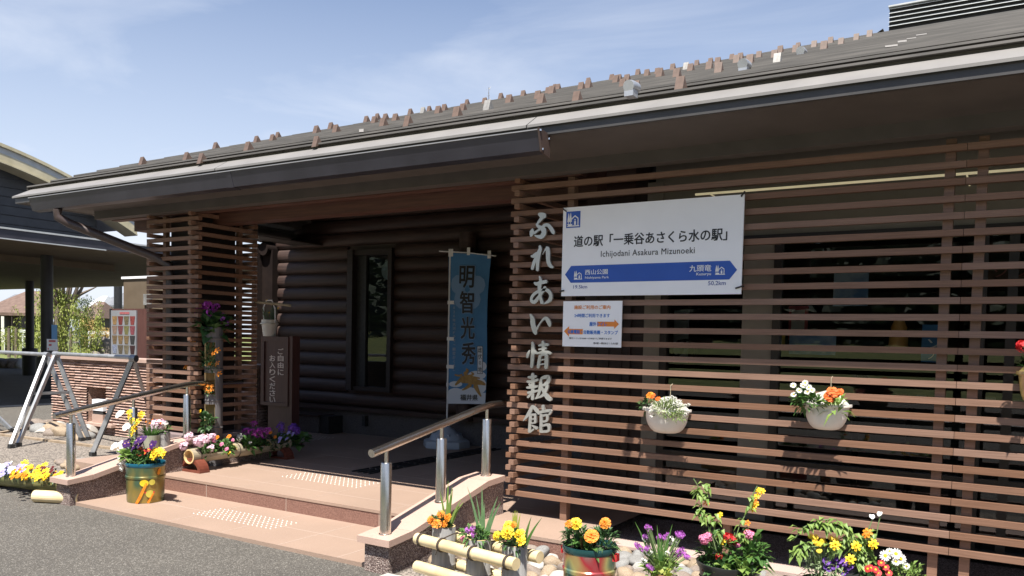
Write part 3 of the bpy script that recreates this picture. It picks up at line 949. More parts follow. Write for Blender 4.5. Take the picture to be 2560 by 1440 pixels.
sv = [(X0 + .05, Y0 + .05, ZE - .07), (XR, Y0 + .05, ZE - .07), (XR, -.12, ZE - .11), (X0 + .65, -.12, ZE - .11)]
mb.add(sv, [(0, 1, 2, 3)])
mb.add([(X0 + .05, Y0 + .05, ZE - .07), (X0 + .65, -.12, ZE - .11), (X0 + .65, 14.3, ZE - .11), (X0 + .05, 14.3, ZE - .07)], [(0, 1, 2, 3)])
mb.build('soffit', soffitm, hall, fix=False)
mb = MB()
mb.box(X0 + .55, XR, -.12, .0, 2.805, ZE - .106)
mb.box(X0 + .55, X0 + .67, .0, 3.3, 2.90, ZE - .106)
mb.build('eave_beam', soffitm, hall)
mb = MB()
mb.box(-5.3, .6, .30, .46, 2.72, 2.94)
mb.box(-5.3, .6, .02, .12, 2.80, 2.86)
mb.build('porch_beam', redbeam, hall)
mb = MB()
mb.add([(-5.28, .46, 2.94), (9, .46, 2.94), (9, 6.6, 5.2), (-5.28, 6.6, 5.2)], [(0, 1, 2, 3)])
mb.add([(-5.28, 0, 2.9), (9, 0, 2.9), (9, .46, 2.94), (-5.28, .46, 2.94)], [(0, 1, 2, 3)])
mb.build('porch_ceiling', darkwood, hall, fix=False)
# ridge vent
mb = MB()
vx0 = on_y(yr - .12, 2222, 76).x
vz = ROOF(yr) + .0
for k in range(5):
    z = vz + .03 + k * .058
    mb.add([(vx0, yr - .17, z), (XR, yr - .17, z), (XR, yr - .12, z + .035), (vx0, yr - .12, z + .035)], [(0, 1, 2, 3)], 1)
mb.box(vx0, XR, yr - .115, yr + .15, vz - .06, vz + .29, 0)
mb.box(vx0 - .01, XR, yr - .18, yr + .17, vz + .292, vz + .312, 1)
mb.build('ridge_vent', [black, palegrey], hall)
# snow guards on the roof
gm = MB()
gm.add([(-.05, 0, 0), (.05, 0, 0), (.05, .06, .19), (-.05, .06, .19)], [(0, 1, 2, 3)])
gm.add([(-.05, .06, .19), (.05, .06, .19), (.05, .17, .06), (-.05, .17, .06)], [(0, 1, 2, 3)])
gm.add([(.05, 0, 0), (.05, .06, .19), (.05, .17, .06)], [(0, 1, 2)])
gm.add([(-.05, 0, 0), (-.05, .06, .19), (-.05, .17, .06)], [(0, 1, 2)])
gmesh = mesh_only(gm, 'snow_guard', [guardm], smooth=False)
gmesh2 = gmesh.copy()
gmesh2.materials.clear(); gmesh2.materials.append(mat('pale_grey_metal', (.24, .23, .21), (.32, .31, .29), 20, .5, .3))  # a few guards in a paler grey metal
A = [(35, 510), (60, 450), (155, 520), (150, 445), (195, 430), (255, 450), (300, 430), (385, 455), (430, 430), (575, 455), (605, 415), (590, 380), (465, 380), (705, 340), (760, 375), (840, 430), (865, 325), (985, 362), (965, 345), (1040, 305), (1065, 310), (1090, 270), (1115, 275), (1240, 330), (1310, 345), (1275, 280), (1325, 270), (1330, 230), (1495, 210), (1522, 230), (1550, 208), (1570, 258), (1602, 225), (1665, 260), (1682, 172), (1745, 182), (1833, 192), (1820, 168), (1930, 138), (1955, 192), (1978, 222), (2025, 137), (2055, 150), (2102, 107), (2160, 222), (2188, 137), (2200, 93), (2250, 102), (2255, 153), (2352, 64), (2385, 92), (2412, 65), (2478, 96), (2545, 53)]
B_ = [(705, 428), (1020, 385), (1125, 375), (1230, 328), (1455, 318), (1520, 285), (1590, 308), (1635, 272), (1675, 248), (1945, 250), (1945, 218), (2050, 190), (2085, 208), (2115, 235), (2305, 140), (2360, 148), (2385, 114), (2420, 160), (2440, 127), (2500, 180), (2510, 132)]
Cc = [(145, 575), (120, 535), (172, 488), (310, 488), (335, 445), (480, 440), (565, 462), (628, 403), (722, 415), (860, 375), (980, 345)]
pts = [(1000 + a / 2.844, 130 + b / 2.844) for a, b in A] + [(100 + a / 2.844, 260 + b / 2.844) for a, b in B_] + [(1900 + a / 3.6, b / 3.6) for a, b in Cc]
for j, (px, py) in enumerate(pts):
    d = ray(px, py + 1)
    # roof plane: z = a + .367 y
    a_ = ZE + .104 - .367 * Y0 + .012
    t = (a_ + .367 * CAM[1] - CAM[2]) / (d[2] - .367 * d[1])
    p = Vector(CAM + d * t)
    if p.y > yr - .1 or p.y < Y0 or t < 0: continue
    p.z = ROOF(p.y) + .012
    sc_ = .52 + .05 * rnd(-1, 1)
    o = inst('snow_guard', gmesh2 if j in (3, 10, 24, 41, 75) else gmesh, p, (0, 0, rnd(-.05, .05)), sc_, roof)
    if j in (3, 10, 24, 41, 75): o['label'] = 'snow guard in paler grey metal'
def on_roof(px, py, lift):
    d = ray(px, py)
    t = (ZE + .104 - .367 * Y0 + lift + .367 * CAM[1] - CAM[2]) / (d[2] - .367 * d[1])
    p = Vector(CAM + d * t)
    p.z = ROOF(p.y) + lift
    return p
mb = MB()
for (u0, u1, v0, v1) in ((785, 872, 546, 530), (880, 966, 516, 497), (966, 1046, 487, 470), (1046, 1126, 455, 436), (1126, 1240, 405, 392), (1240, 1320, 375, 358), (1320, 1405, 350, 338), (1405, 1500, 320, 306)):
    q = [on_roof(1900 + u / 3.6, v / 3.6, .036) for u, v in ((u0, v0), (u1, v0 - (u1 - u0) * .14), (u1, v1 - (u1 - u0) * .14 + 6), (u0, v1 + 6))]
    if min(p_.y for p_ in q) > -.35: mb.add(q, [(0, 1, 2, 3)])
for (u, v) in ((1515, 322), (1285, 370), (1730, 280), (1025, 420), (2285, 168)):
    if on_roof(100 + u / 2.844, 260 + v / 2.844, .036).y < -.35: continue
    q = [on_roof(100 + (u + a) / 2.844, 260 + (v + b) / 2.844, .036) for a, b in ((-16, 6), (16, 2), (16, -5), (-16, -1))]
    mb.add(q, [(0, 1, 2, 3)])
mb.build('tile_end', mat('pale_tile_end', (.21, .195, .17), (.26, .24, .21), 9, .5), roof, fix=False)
for px, py in ((1573, 236), (1857, 178), (2001, 142)):
    d = ray(px, py)
    t = (ZE + .104 - .367 * Y0 + .01 + .367 * CAM[1] - CAM[2]) / (d[2] - .367 * d[1])
    p = Vector(CAM + d * t)
    mb = MB()
    mb.tube([p + Vector((0, .09, .06)), p + Vector((0, .02, .052)), p + Vector((0, -.015, .045))], [.034, .036, .034], 14)
    mb.box(p.x - .028, p.x + .028, p.y - .01, p.y + .06, p.z - .01, p.z + .03)
    mb.build('roof_lamp', alu, roof, smooth=True)
# gutter
mb = MB()
gx0, gx1 = -5.46, .69
gp = [(-.725, 2.925), (-.80, 2.925), (-.775, 2.805), (-.70, 2.79), (-.69, 2.915)]
mb.prism([(-.715, 2.918), (-.805, 2.935), (-.765, 2.808), (-.69, 2.798)], lambda u, v, t: (t, u, v), gx0, gx1)
mb.box(gx0, gx1, -.811, -.804, 2.932, 2.939, 1)
gut = mb.build('gutter', [gutterm, mat('grey_gutter_lip', (.20, .20, .205), (.24, .24, .245), 5, .4)], hall)
mb = MB()
mb.prism([(-.66, 2.93), (-.815, 2.945), (-.772, 2.80), (-.66, 2.775)], lambda u, v, t: (t, u, v), gx1 + .001, gx1 + .016)
jx = on_y(-.79, 573, 450).x
mb.build('end_cap', MATS['brown_endcap'] if 'brown_endcap' in MATS else mat('brown_endcap', (.06, .04, .034), (.075, .05, .042), 5, .5), gut)
mb = MB()
mb.prism([(-.713, 2.921), (-.809, 2.938), (-.767, 2.804), (-.688, 2.794)], lambda u, v, t: (t, u, v), jx - .03, jx + .03)
mb.build('joint_sleeve', gutterm, gut)
mb = MB()
for (yy, zz) in ((-.80, 2.93), (-.68, 2.90), (-.76, 2.815)): mb.lathe((gx1 + .018, yy, zz), [(.009, -.006), (.009, .006), (.001, .008)], 8)
mb.build('rivet', chrome, gut)
# downpipe
dp = [(-5.03, -.74, 2.80), (-5.03, -.735, 2.72), (-4.95, -.66, 2.66), (-4.45, -.02, 2.36), (-4.34, .07, 2.28), (-4.33, .08, 2.1), (-4.33, .08, .5)]
MB().tube(dp, .046, 12).build('downpipe', mat('brown_downpipe', (0.05, 0.035, 0.032), (.06, .042, .038), 6, .4), hall, smooth=True)

# log wall at the back of the porch
LY = 3.36
mb = MB()
lz = [.66 + .192 * k for k in range(16)]
LXL, LXR = -6.32, .73
wx0, wx1, wz0, wz1 = -4.62, -3.92, .80, 2.80
def logrun(mb, xa, xb, z, yy=LY, r=.100):
    n = 10
    k = len(mb.v)
    for x in (xa, xb):
        for i in range(n + 1):
            t = -math.pi * .5 + math.pi * i / n
            mb.v.append((x, yy - (math.cos(t) ** .8 if math.cos(t) > 1e-6 else 0) * r * .62, z + math.sin(t) * r * .93))
    for i in range(n): mb.f.append((k + i, k + i + 1, k + n + 2 + i, k + n + 1 + i)); mb.mi.append(0)
    mb.f.append(tuple(k + i for i in range(n + 1))); mb.mi.append(0)
    mb.f.append(tuple(k + n + 1 + i for i in reversed(range(n + 1)))); mb.mi.append(0)
for i, z in enumerate(lz):
    if wz0 - .05 < z < wz1 + .05:
        logrun(mb, LXL, wx0 - .13 - (.05 if i % 2 else 0), z)
        logrun(mb, wx1, LXR, z)
    else:
        logrun(mb, LXL, LXR, z)
mb.box(LXL, wx0 - .1, LY, LY + .14, .5, 3.85)
mb.box(wx1, LXR, LY, LY + .14, .5, 3.85)
mb.box(wx0 - .1, wx1, LY, LY + .14, 2.8, 3.85)
mb.box(wx0 - .1, wx1, LY, LY + .14, .5, .8)
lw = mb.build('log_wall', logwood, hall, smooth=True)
mb = MB()
for i in range(11, 16):
    mb.tube([(LXL - .02, LY - .30 + .06 * (i % 2) - (.10 if i > 13 else 0), lz[0] + .096 + .192 * i), (LXL - .02, LY + .5, lz[0] + .096 + .192 * i)], .10, 12)
mb.box(LXL - .22, LXL + .10, LY - .16, LY + .2, .0, 2.86)  # dark box stands in for the black shade of the gap here
mb.build('corner_logs_gap', mat('matt_dark_timber_gap', (.012, .008, .007), (.018, .012, .010), 6, 1.0, spec=.1), hall, smooth=True)
mb = MB()
pq = on_y(LY - .2, 643, 800).x
mb.box(pq - .06, pq + .06, LY - .26, LY - .16, .1, 2.95)
mb.build('corner_post', darkwood, hall)
MB().tube([(-2.62, LY - .16, .5), (-2.62, LY - .16, 2.93)], .115, 18).build('round_post', logwood, hall, smooth=True)
# tall narrow window
mb = MB()
mb.box(wx0 - .1, wx0, LY - .14, LY + .05, wz0, wz1); mb.box(wx1 - .07, wx1 + .0, LY - .12, LY + .05, wz0, wz1)
mb.box(wx0, wx1 - .07, LY - .10, LY + .05, wz1 - .08, wz1); mb.box(wx0, wx1 - .07, LY - .10, LY + .05, wz0, wz0 + .06)
mb.box(wx0, wx0 + .17, LY - .04, LY + .03, wz0 + .06, wz1 - .08, 1)
win = mb.build('tall_window', [darkwood, black], hall)
MB().quad((wx0 + .17, LY - .01, wz0 + .06), (wx1 - .07, LY - .01, wz0 + .06), (wx1 - .07, LY - .01, wz1 - .08), (wx0 + .17, LY - .01, wz1 - .08)).build('pane', glass, win)
MB().box(LXL, LXR, LY + .9, LY + .92, .3, 4.2).build('inner_wall', darkwood, win)
mb = MB()
mp_ = on_y(LY + .06, 972, 676)
mb.lathe((0, 0, 0), [(.001, .03), (.06, .026), (.12, .008), (.135, 0)], 24)
mb.v = [(mp_.x + v[0], LY + .06 - v[2], mp_.z + v[1]) for v in mb.v]
mb.build('disc_reflection', mat('reflection_face', (.45, .58, .68), (.62, .72, .78), 4, .25, .2), win, smooth=True)  # pale disc behind the pane, painted as a reflection in the glass
mb = MB()
mb.box(-6.6, .62, LY - .05, LY + .12, .0, .5, 0)
mb.box(-6.6, .62, LY - .13, LY + .1, .5, .56, 1)
mb.build('plinth', [aggregate_dk, logwood], hall)
mb = MB()
mb.box(-6.6, -5.02, LY - .36, LY - .05, .0, .40, 0)
mb.box(-6.6, -5.02, LY - .38, LY - .05, .40, .43, 1)
mb.box(-5.02, -4.85, LY - .34, LY - .05, .0, .42, 2)
mb.box(-4.42, -4.36, LY - .12, LY - .05, .3, .45, 2)
mb.build('bench_ledge', [aggregate_dk, logwood, black], hall)
# right side of the porch: timber side wall and doors
mb = MB()
mb.prism([(1.0, .1), (LY + .1, .1), (LY + .1, 3.98), (1.0, 3.1)], lambda u, v, t: (t, u, v), .62, .74)
mb.box(.18, .62, .98, 1.02, .1, 2.8)
for x in (.3, .42, .54): mb.box(x - .004, x + .004, .972, .98, .12, 2.7)
mb.build('side_wall', darkwood, hall)
# shop front behind the screen
GY = 1.0
xw0, xw1 = .80, 9.0
mb = MB()
mb.box(.74, .88, GY - .02, GY + .14, .1, 2.9)
mb.box(1.56, 1.80, GY + .01, GY + .20, .1, 2.45)
mb.box(.80, xw1, GY, GY + .14, 2.42, 3.12)
mb.build('shop_wall', plasterm, hall)
mb = MB()
for x in (.88, 1.80, 3.18, 3.36, 4.9, 6.4): mb.box(x, x + .06, GY - .01, GY + .07, .1, 2.42)
mb.box(.88, xw1, GY - .012, GY + .072, .1, .17)
mb.box(.88, xw1, GY - .012, GY + .072, 2.36, 2.42)
mb.box(.94, xw1, GY - .008, GY + .066, .62, .665)
frame = mb.build('window_frame', mat('bronze_window_frame', (0.022, 0.018, 0.016), (.03, .025, .022), 5, .4), hall)
for a, b in ((.94, 1.56), (1.86, 3.18), (3.24, 3.36), (3.42, 4.9), (4.96, 6.4), (6.46, 9.0)):
    MB().quad((a, GY + .03, .665), (b, GY + .03, .665), (b, GY + .03, 2.36), (a, GY + .03, 2.36)).build('pane', glass, frame)
    MB().quad((a, GY + .032, .17), (b, GY + .032, .17), (b, GY + .032, .62), (a, GY + .032, .62)).build('pane', glass, frame)
mb = MB()
mb.box(.74, 9.0, 5.5, 5.6, .1, 3.2)
mb.box(9.0, 9.1, GY, 5.6, .1, 3.2)
mb.box(.70, .74, GY + .14, 5.6, .1, 3.2)
mb.quad((.74, GY, 2.96), (9, GY, 2.96), (9, 5.6, 2.96), (.74, 5.6, 2.96))
mb.build('shop_interior', interior, hall)
MB().quad((.74, GY, .14), (9, GY, .14), (9, 5.5, .14), (.74, 5.5, .14)).build('shop_floor', floorint, hall)
mb = MB()
mb.box(1.30, 9, GY - .45, GY - .43, 2.684, 2.698)
for k in range(5): mb.box(1.4 + k * 1.7, 1.41 + k * 1.7, GY - .429, GY, 2.688, 2.694)
tube = mb.build('strip_light', tubem)
tag(tube, 'thin cream strip light running along the shop front above the window', 'light')

# goods inside the shop
def card(name, label, cat, px0, py0, px1, py1, Y, m, extra=None, group=None):
    a, b = on_y(Y, px0, py1), on_y(Y, px1, py0)
    mb = MB().box(a.x, b.x, Y, Y + .02, a.z, b.z, 0)
    ms = [m]
    if extra: extra(mb, a, b, ms)
    o = mb.build(name, ms)
    tag(o, label, cat, group)
    return o
def bars(mb, a, b, ms):
    ms += [poster_be, ink]
    w_, h_ = b.x - a.x, b.z - a.z
    mb.box(a.x + w_ * .15, b.x - w_ * .15, a.y - .004, a.y - .002, a.z + h_ * .12, b.z - h_ * .12, 1)
    mb.lathe((a.x + w_ * .5, a.y - .006, a.z + h_ * .6), [(w_ * .12, -.01), (w_ * .16, 0), (w_ * .12, .01)], 10, m=2)
card('shop_poster', 'red edged poster with a beige panel, left of two inside the shop', 'poster', 1912, 765, 1955, 850, 1.6, poster_re, bars)
card('shop_poster', 'red edged poster with a beige panel beside the model cone inside the shop', 'poster', 1970, 765, 2020, 850, 1.6, poster_re, bars)
card('shop_poster', 'yellow notice card low in the shop window', 'poster', 1910, 838, 1962, 870, 1.45, poster_ye)
card('shop_poster', 'pale blue photograph sheet on the shop counter', 'poster', 1972, 838, 2090, 885, 1.5, poster_bl)
card('shop_poster', 'blue and white hanging advert high in the shop window', 'poster', 2082, 680, 2172, 765, 1.7, poster_bl)
card('shop_banner', 'small blue and white ice cream banner standing inside the shop', 'banner', 2302, 812, 2350, 905, 1.35, bannerblue,
     lambda mb, a, b, ms: (ms.append(whiteink), text_to(mb, 'ソ', (a.x + .04, a.z + .38 * (b.z - a.z), a.x + .14, a.z + .62 * (b.z - a.z)), a.y - .003, 1), text_to(mb, 'フト', (a.x + .04, a.z + .08 * (b.z - a.z), a.x + .16, a.z + .3 * (b.z - a.z)), a.y - .003, 1)))
card('shop_banner', 'pale banner with one large dark character hanging left inside the shop', 'banner', 1650, 775, 1722, 905, 1.7, bannerwhite,
     lambda mb, a, b, ms: (ms.append(ink), text_to(mb, 'の', (a.x + .10, a.z + .03, a.x + .36, a.z + .22), a.y - .003, 1)))
card('shop_sign', 'dark wooden shop sign with outlined pink lettering high on the right', 'sign', 2462, 655, 2640, 706, 1.9, brownroof,
     lambda mb, a, b, ms: (ms.append(petal('sign_pink', (.45, .16, .14))), text_to(mb, 'ソフト', (a.x + .05, a.z + .04, b.x - .03, b.z - .03), a.y - .004, 1)))
cp = on_y(1.5, 2243, 880)
mb = MB()
mb.lathe((cp.x, 1.55, cp.z), [(.075, 0), (.07, .05), (.068, .14), (.055, .17), (.06, .19), (.04, .24), (.03, .265), (.003, .285)], 18)
tag(mb.build('model_ice_cream', soyello, smooth=True), 'large orange model of a soft ice cream inside the shop', 'model')
for k in range(7):
    x = 1.9 + k * .42
    z = on_y(2.0, 2000, 1000).z
    mb = MB()
    mb.box(x, x + .36, 2.0, 2.35, .16, z)
    mb.box(x - .02, x + .38, 1.98, 2.37, z + .002, z + .022, 1)
    o = mb.build('display_table', [darkwood, logwood])
    tag(o, 'low dark display table in the row inside the shop', 'table', 'row of display tables in the shop')
for k in range(18):
    x = 1.92 + k * .165
    mb = MB()
    mb.box(x, x + rnd(.06, .1), 2.03, 2.12, z + .022, z + rnd(.07, .13))
    o = mb.build('goods_box', random.choice((poster_be, whitep, poster_be, poster_re)))
    tag(o, 'small packed souvenir box on the display tables inside the shop', 'box', 'souvenir boxes on the shop tables')

# ================================================================== SLAT SCREEN
SZ = [.343 + .1 * k for k in range(25)]


def slats(mb, xa, xb, zs, y0=0.0, dy=.045, h=.039, seams=()):
    cuts = [xa] + list(seams) + [xb]
    for z in zs:
        for a, b in zip(cuts[:-1], cuts[1:]):
            mb.box(a + (.0015 if a != xa else 0), b - (.0015 if b != xb else 0), y0, y0 + dy, z - h / 2, z + h / 2)


screen = thing('slat_screen', 'long brown horizontal slat screen carrying the station sign', 'screen', (3, .05, .1))
mb = MB()
slats(mb, 0, 7.0, SZ, seams=(3.13, 6.26))
mb.build('front_slats', slatwood, screen)
mb = MB()
for z in SZ: mb.box(.058, .103, -.048, .75, z + .05 - .0195, z + .05 + .0195)
mb.build('side_slats', slatwood, screen)
for x in (.475, 3.015, 3.185, 5.7, 5.87):
    MB().box(x, x + .055, .047, .115, .1, 2.805).build('post', slatwood, screen)
for x in (1.75, 4.4):
    MB().box(x, x + .05, .05, .10, .1, .36).build('foot_block', slatwood, screen)

pillar = thing('slat_column', 'square porch column cased in dark brown horizontal slats', 'column', (-4.2, .4, .5))
CZ = [z for z in SZ if z > .5]
mb = MB()
slats(mb, -4.63, -3.77, CZ)
mb.build('front_slats', slatwood, pillar)
mb = MB()
for z in CZ: mb.box(-3.875, -3.83, -.048, .82, z + .05 - .0195, z + .05 + .0195)
mb.build('side_slats', slatwood, pillar)
mb = MB()
for z in CZ: mb.box(-4.56, -4.515, -.048, .82, z + .05 - .0195, z + .05 + .0195)
mb.build('far_side_slats', slatwood, pillar)
mb = MB()
for z in CZ: mb.box(-4.63, -3.77, .73, .775, z - .0195, z + .0195)
mb.build('rear_slats', slatwood, pillar)
MB().box(-4.42, -3.93, .15, .60, .4, 2.9).build('core_post', darkwood, pillar)
for x, y in ((-4.42, .05), (-3.99, .05), (-3.92, .60)):
    MB().box(x, x + .05, y, y + .05, .45, 2.8).build('batten', slatwood, pillar)
mb = MB()
mb.box(-4.75, -3.70, -.11, .95, -.1, .46, 0)
mb.box(-4.77, -3.69, -.12, .96, .46, .50, 1)
mb.build('base', [aggregate, mat('mauve_granite', (0.17, 0.13, 0.13), (.23, .175, .17), 180, .7)], pillar)

# ================================================================== BIG LETTERS
def lt2(u, v, t):
    p = on_y(-.03, 1250 + u / 4.8, 500 + v / 4.8); return (p.x, -.012 - t, p.z)
def lt3(u, v, t):
    p = on_y(-.03, 1250 + u / 4.235, 780 + v / 4.235); return (p.x, -.012 - t, p.z)
GLY = [
 ('ふ', lt2, [[(468, 168, 34), (495, 180, 62), (530, 195, 72), (545, 205, 30)], [(508, 212, 44), (470, 260, 30), (447, 292, 20)], [(440, 292, 26), (475, 325, 44), (520, 350, 60), (530, 395, 56), (500, 440, 52), (455, 438, 36), (420, 425, 14)], [(397, 345, 16), (388, 380, 52), (380, 415, 44), (373, 435, 24)], [(412, 400, 30), (460, 365, 24), (500, 338, 26), (535, 308, 38)], [(530, 306, 36), (575, 300, 40), (612, 338, 46), (640, 385, 44), (645, 405, 26)]]),
 ('れ', lt2, [[(479, 550, 26), (485, 590, 40), (466, 645, 50), (456, 740, 40), (449, 845, 32)], [(376, 672, 20), (402, 675, 40), (450, 642, 44)], [(452, 670, 36), (416, 740, 40), (388, 830, 32)], [(512, 655, 5), (542, 605, 14), (574, 572, 44)], [(574, 575, 44), (580, 640, 50), (580, 720, 46), (602, 785, 46), (638, 808, 26)]]),
 ('あ', lt2, [[(414, 990, 18), (442, 1008, 42), (500, 990, 44), (560, 978, 40)], [(476, 916, 20), (489, 965, 34), (476, 1040, 44), (480, 1110, 36), (488, 1170, 36), (508, 1238, 42)], [(545, 1045, 36), (522, 1090, 34), (470, 1160, 34), (422, 1222, 44), (388, 1218, 40), (378, 1185, 30), (402, 1140, 34), (450, 1103, 34), (520, 1078, 28), (574, 1085, 44), (610, 1135, 40), (606, 1190, 44), (576, 1222, 34), (524, 1248, 8)]]),
 ('い', lt3, [[(322, 24, 16), (344, 70, 44), (351, 130, 50), (370, 200, 48), (380, 234, 24)], [(384, 190, 24), (420, 128, 14), (456, 82, 20), (490, 66, 36), (518, 108, 44), (530, 150, 24)]]),
 ('情', lt3, [[(314, 408, 14), (297, 450, 30), (291, 482, 20)], [(344, 320, 22), (351, 380, 36), (344, 500, 36), (336, 585, 30)], [(364, 402, 18), (380, 436, 34)], [(412, 356, 18), (452, 346, 30), (512, 346, 30)], [(412, 396, 16), (490, 382, 26)], [(392, 440, 18), (450, 426, 28), (500, 424, 30), (538, 440, 26)], [(455, 310, 24), (462, 350, 34), (460, 424, 30)], [(430, 458, 28), (416, 530, 34), (406, 590, 28)], [(442, 455, 24), (490, 452, 34), (495, 520, 40), (490, 595, 36)], [(428, 510, 14), (490, 500, 14)], [(424, 556, 14), (490, 546, 14)]]),
 ('報', lt3, [[(300, 690, 22), (345, 690, 34), (385, 680, 24)], [(345, 652, 26), (350, 690, 36), (350, 800, 34), (345, 925, 30)], [(290, 735, 24), (340, 735, 30), (405, 716, 26)], [(312, 760, 22), (330, 785, 26)], [(287, 800, 22), (345, 796, 30), (398, 786, 22)], [(296, 855, 24), (345, 846, 30), (402, 832, 20)], [(338, 862, 24), (297, 903, 24)], [(440, 702, 24), (480, 690, 40), (516, 690, 40), (514, 735, 40), (482, 762, 34)], [(438, 710, 24), (430, 790, 34), (415, 860, 28), (382, 918, 14)], [(440, 778, 24), (500, 772, 34), (488, 830, 34), (452, 885, 28), (374, 918, 8)], [(440, 790, 24), (472, 850, 34), (510, 908, 44), (542, 928, 34)]]),
 ('館', lt3, [[(344, 992, 24), (320, 1050, 38), (282, 1110, 28), (247, 1153, 6)], [(350, 1000, 24), (385, 1040, 34), (405, 1068, 24)], [(325, 1082, 30), (320, 1180, 32), (311, 1270, 28)], [(322, 1086, 20), (378, 1086, 26)], [(375, 1088, 24), (376, 1170, 26)], [(325, 1135, 14), (374, 1130, 14)], [(325, 1177, 14), (378, 1172, 18)], [(342, 1200, 14), (394, 1233, 30)], [(320, 1270, 20), (360, 1240, 18)], [(456, 990, 24), (460, 1030, 30)], [(408, 1078, 22), (430, 1060, 30), (500, 1046, 32), (542, 1050, 28), (522, 1088, 16)], [(440, 1084, 28), (440, 1180, 32), (435, 1270, 28)], [(445, 1102, 20), (500, 1092, 28), (500, 1148, 26), (446, 1162, 18)], [(445, 1206, 20), (512, 1194, 30), (518, 1256, 28), (440, 1266, 26)]]),
]
for i, (ch, fn, sts) in enumerate(GLY):
    mb = MB()
    for j, st in enumerate(sts): stroke(mb, st, fn, .022 + .0004 * j, .004 + .0003 * j)
    o = mb.build('metal_letter', lettersteel, fix=True)
    tag(o, f'silver brush style character {ch} fixed to the left end of the slat screen', 'letter', 'silver characters in a column on the slat screen')

# ================================================================== STATION SIGN
def SG(px, py): return on_y(-.05, px, py)
def SC(u, v): return SG(1380 + u / 3.429, 470 + v / 3.429)
sx0, sx1, sz0, sz1 = .489, 1.846, 1.893, 2.553
sign = thing('station_sign', 'large white station name board with a blue two way arrow band', 'sign', (1.17, -.04, 1.89))
MB().box(sx0, sx1, -.046, -.032, sz0, sz1).build('panel', whitep, sign)
SY = -.0478
def rect_of(u0, v0, u1, v1):
    a, b = SC(u0, v0), SC(u1, v1)
    return (a.x, a.z, b.x, b.z)
mb = MB()
bl, br = SC(162, 672), SC(1525, 618)
zt = (bl.z + br.z) / 2
zb = (SC(162, 818).z + SC(1518, 778).z) / 2
zm = (zt + zb) / 2
xl, xr, tl, tr_ = SC(162, 700).x, SC(1522, 690).x, SC(110, 748).x, SC(1586, 693).x
mb.add([(xl, SY, zt), (xr, SY, zt), (tr_, SY, zm), (xr, SY, zb), (xl, SY, zb), (tl, SY, zm)], [(0, 1, 2, 3, 4, 5)])
mb.build('arrow_band', signblue, sign)


def emblem(mb, x, z, wd, hg, y, m, mh):
    """two firs and a little house with a figure, on a ground line"""
    q = lambda u, v: (x + u * wd, y, z + v * hg)
    for cx, t in ((.16, .96), (.31, .99)):
        mb.add([q(cx - .10, .36), q(cx + .10, .36), q(cx + .065, .62), q(cx + .03, .85), q(cx, t), q(cx - .03, .85), q(cx - .065, .62)], [(0, 1, 2, 3, 4, 5, 6)], m)
    mb.add([q(.12, .24), q(.17, .24), q(.17, .36), q(.12, .36)], [(0, 1, 2, 3)], m)
    mb.add([q(.28, .24), q(.33, .24), q(.33, .36), q(.28, .36)], [(0, 1, 2, 3)], m)
    mb.add([q(.02, .05), q(.97, .05), q(.97, .12), q(.40, .12), q(.46, .22), q(.02, .22), q(.14, .14)], [(0, 1, 2, 3, 4, 5, 6)], m)
    mb.add([q(.36, .46), q(.64, .70), q(.64, .79), q(.33, .54)], [(0, 1, 2, 3)], m)
    mb.add([q(.64, .70), q(.90, .50), q(.90, .60), q(.64, .79)], [(0, 1, 2, 3)], m)
    mb.add([q(.84, .12), q(.91, .12), q(.91, .56), q(.84, .60)], [(0, 1, 2, 3)], m)
    mb.add([q(.58, .15), q(.72, .15), q(.72, .40), q(.58, .40)], [(0, 1, 2, 3)], m)
    k = 8
    mb.add([q(.65 + math.cos(2 * math.pi * i / k) * .055, .48 + math.sin(2 * math.pi * i / k) * .05) for i in range(k)], [tuple(range(k))], m)


mb = MB()
e0, e1 = SC(119, 342), SC(243, 199)
ez0, ez1 = SC(180, 340).z, SC(180, 200).z
mb.box(e0.x, e1.x, SY, -.046, ez0, ez1, 0)
emblem(mb, e0.x + .004, ez0 + .003, e1.x - e0.x - .008, ez1 - ez0 - .008, SY - .0015, 1, ez1 - ez0)
mb.build('emblem', [signblue, whiteink], sign)
for (u0, v0, u1, v1) in ((182, 790, 262, 703), (1392, 748, 1488, 655)):
    a, b = SC(u0, v0), SC(u1, v1)
    zc = (a.z + b.z) / 2
    mb = MB()
    emblem(mb, a.x, zc - .036, b.x - a.x, .072, SY - .0015, 0, .07)
    mb.build('emblem', whiteink, sign)
for body, ua, va, ub, vb, lo_, hi_, m_, off, sp_, yo in (
        ('道の駅「一乗谷あさくら水の駅」', 188, 462, 1500, 390, .041, .041, ink, .020, 1, 0), ('Ichijodani Asakura Mizunoeki', 418, 572, 1222, 536, .030, .026, ink, .006, 1.08, 0),
        ('19.5km', 182, 848, 300, 846, .0125, .0125, inknavy, .006, 1, 0), ('50.2km', 1338, 815, 1488, 813, .0145, .0135, inknavy, .006, 1, 0),
        ('西山公園', 283, 722, 477, 716, .0185, .0185, whiteink, .010, 1, .0015), ('Nishiyama Park', 283, 770, 487, 766, .012, .010, whiteink, .008, 1, .0015),
        ('九頭竜', 1178, 688, 1365, 684, .0235, .0215, whiteink, .010, 1, .0015), ('Kuzuryu', 1237, 740, 1362, 737, .013, .011, whiteink, .012, 1, .0015)):
    ta, tb = SC(ua, va), SC(ub, vb)
    zc = (ta.z + tb.z) / 2
    line_of(sign, body, (ta.x, zc - lo_, tb.x, zc + hi_), SY - yo, m_, off, None, sp_)
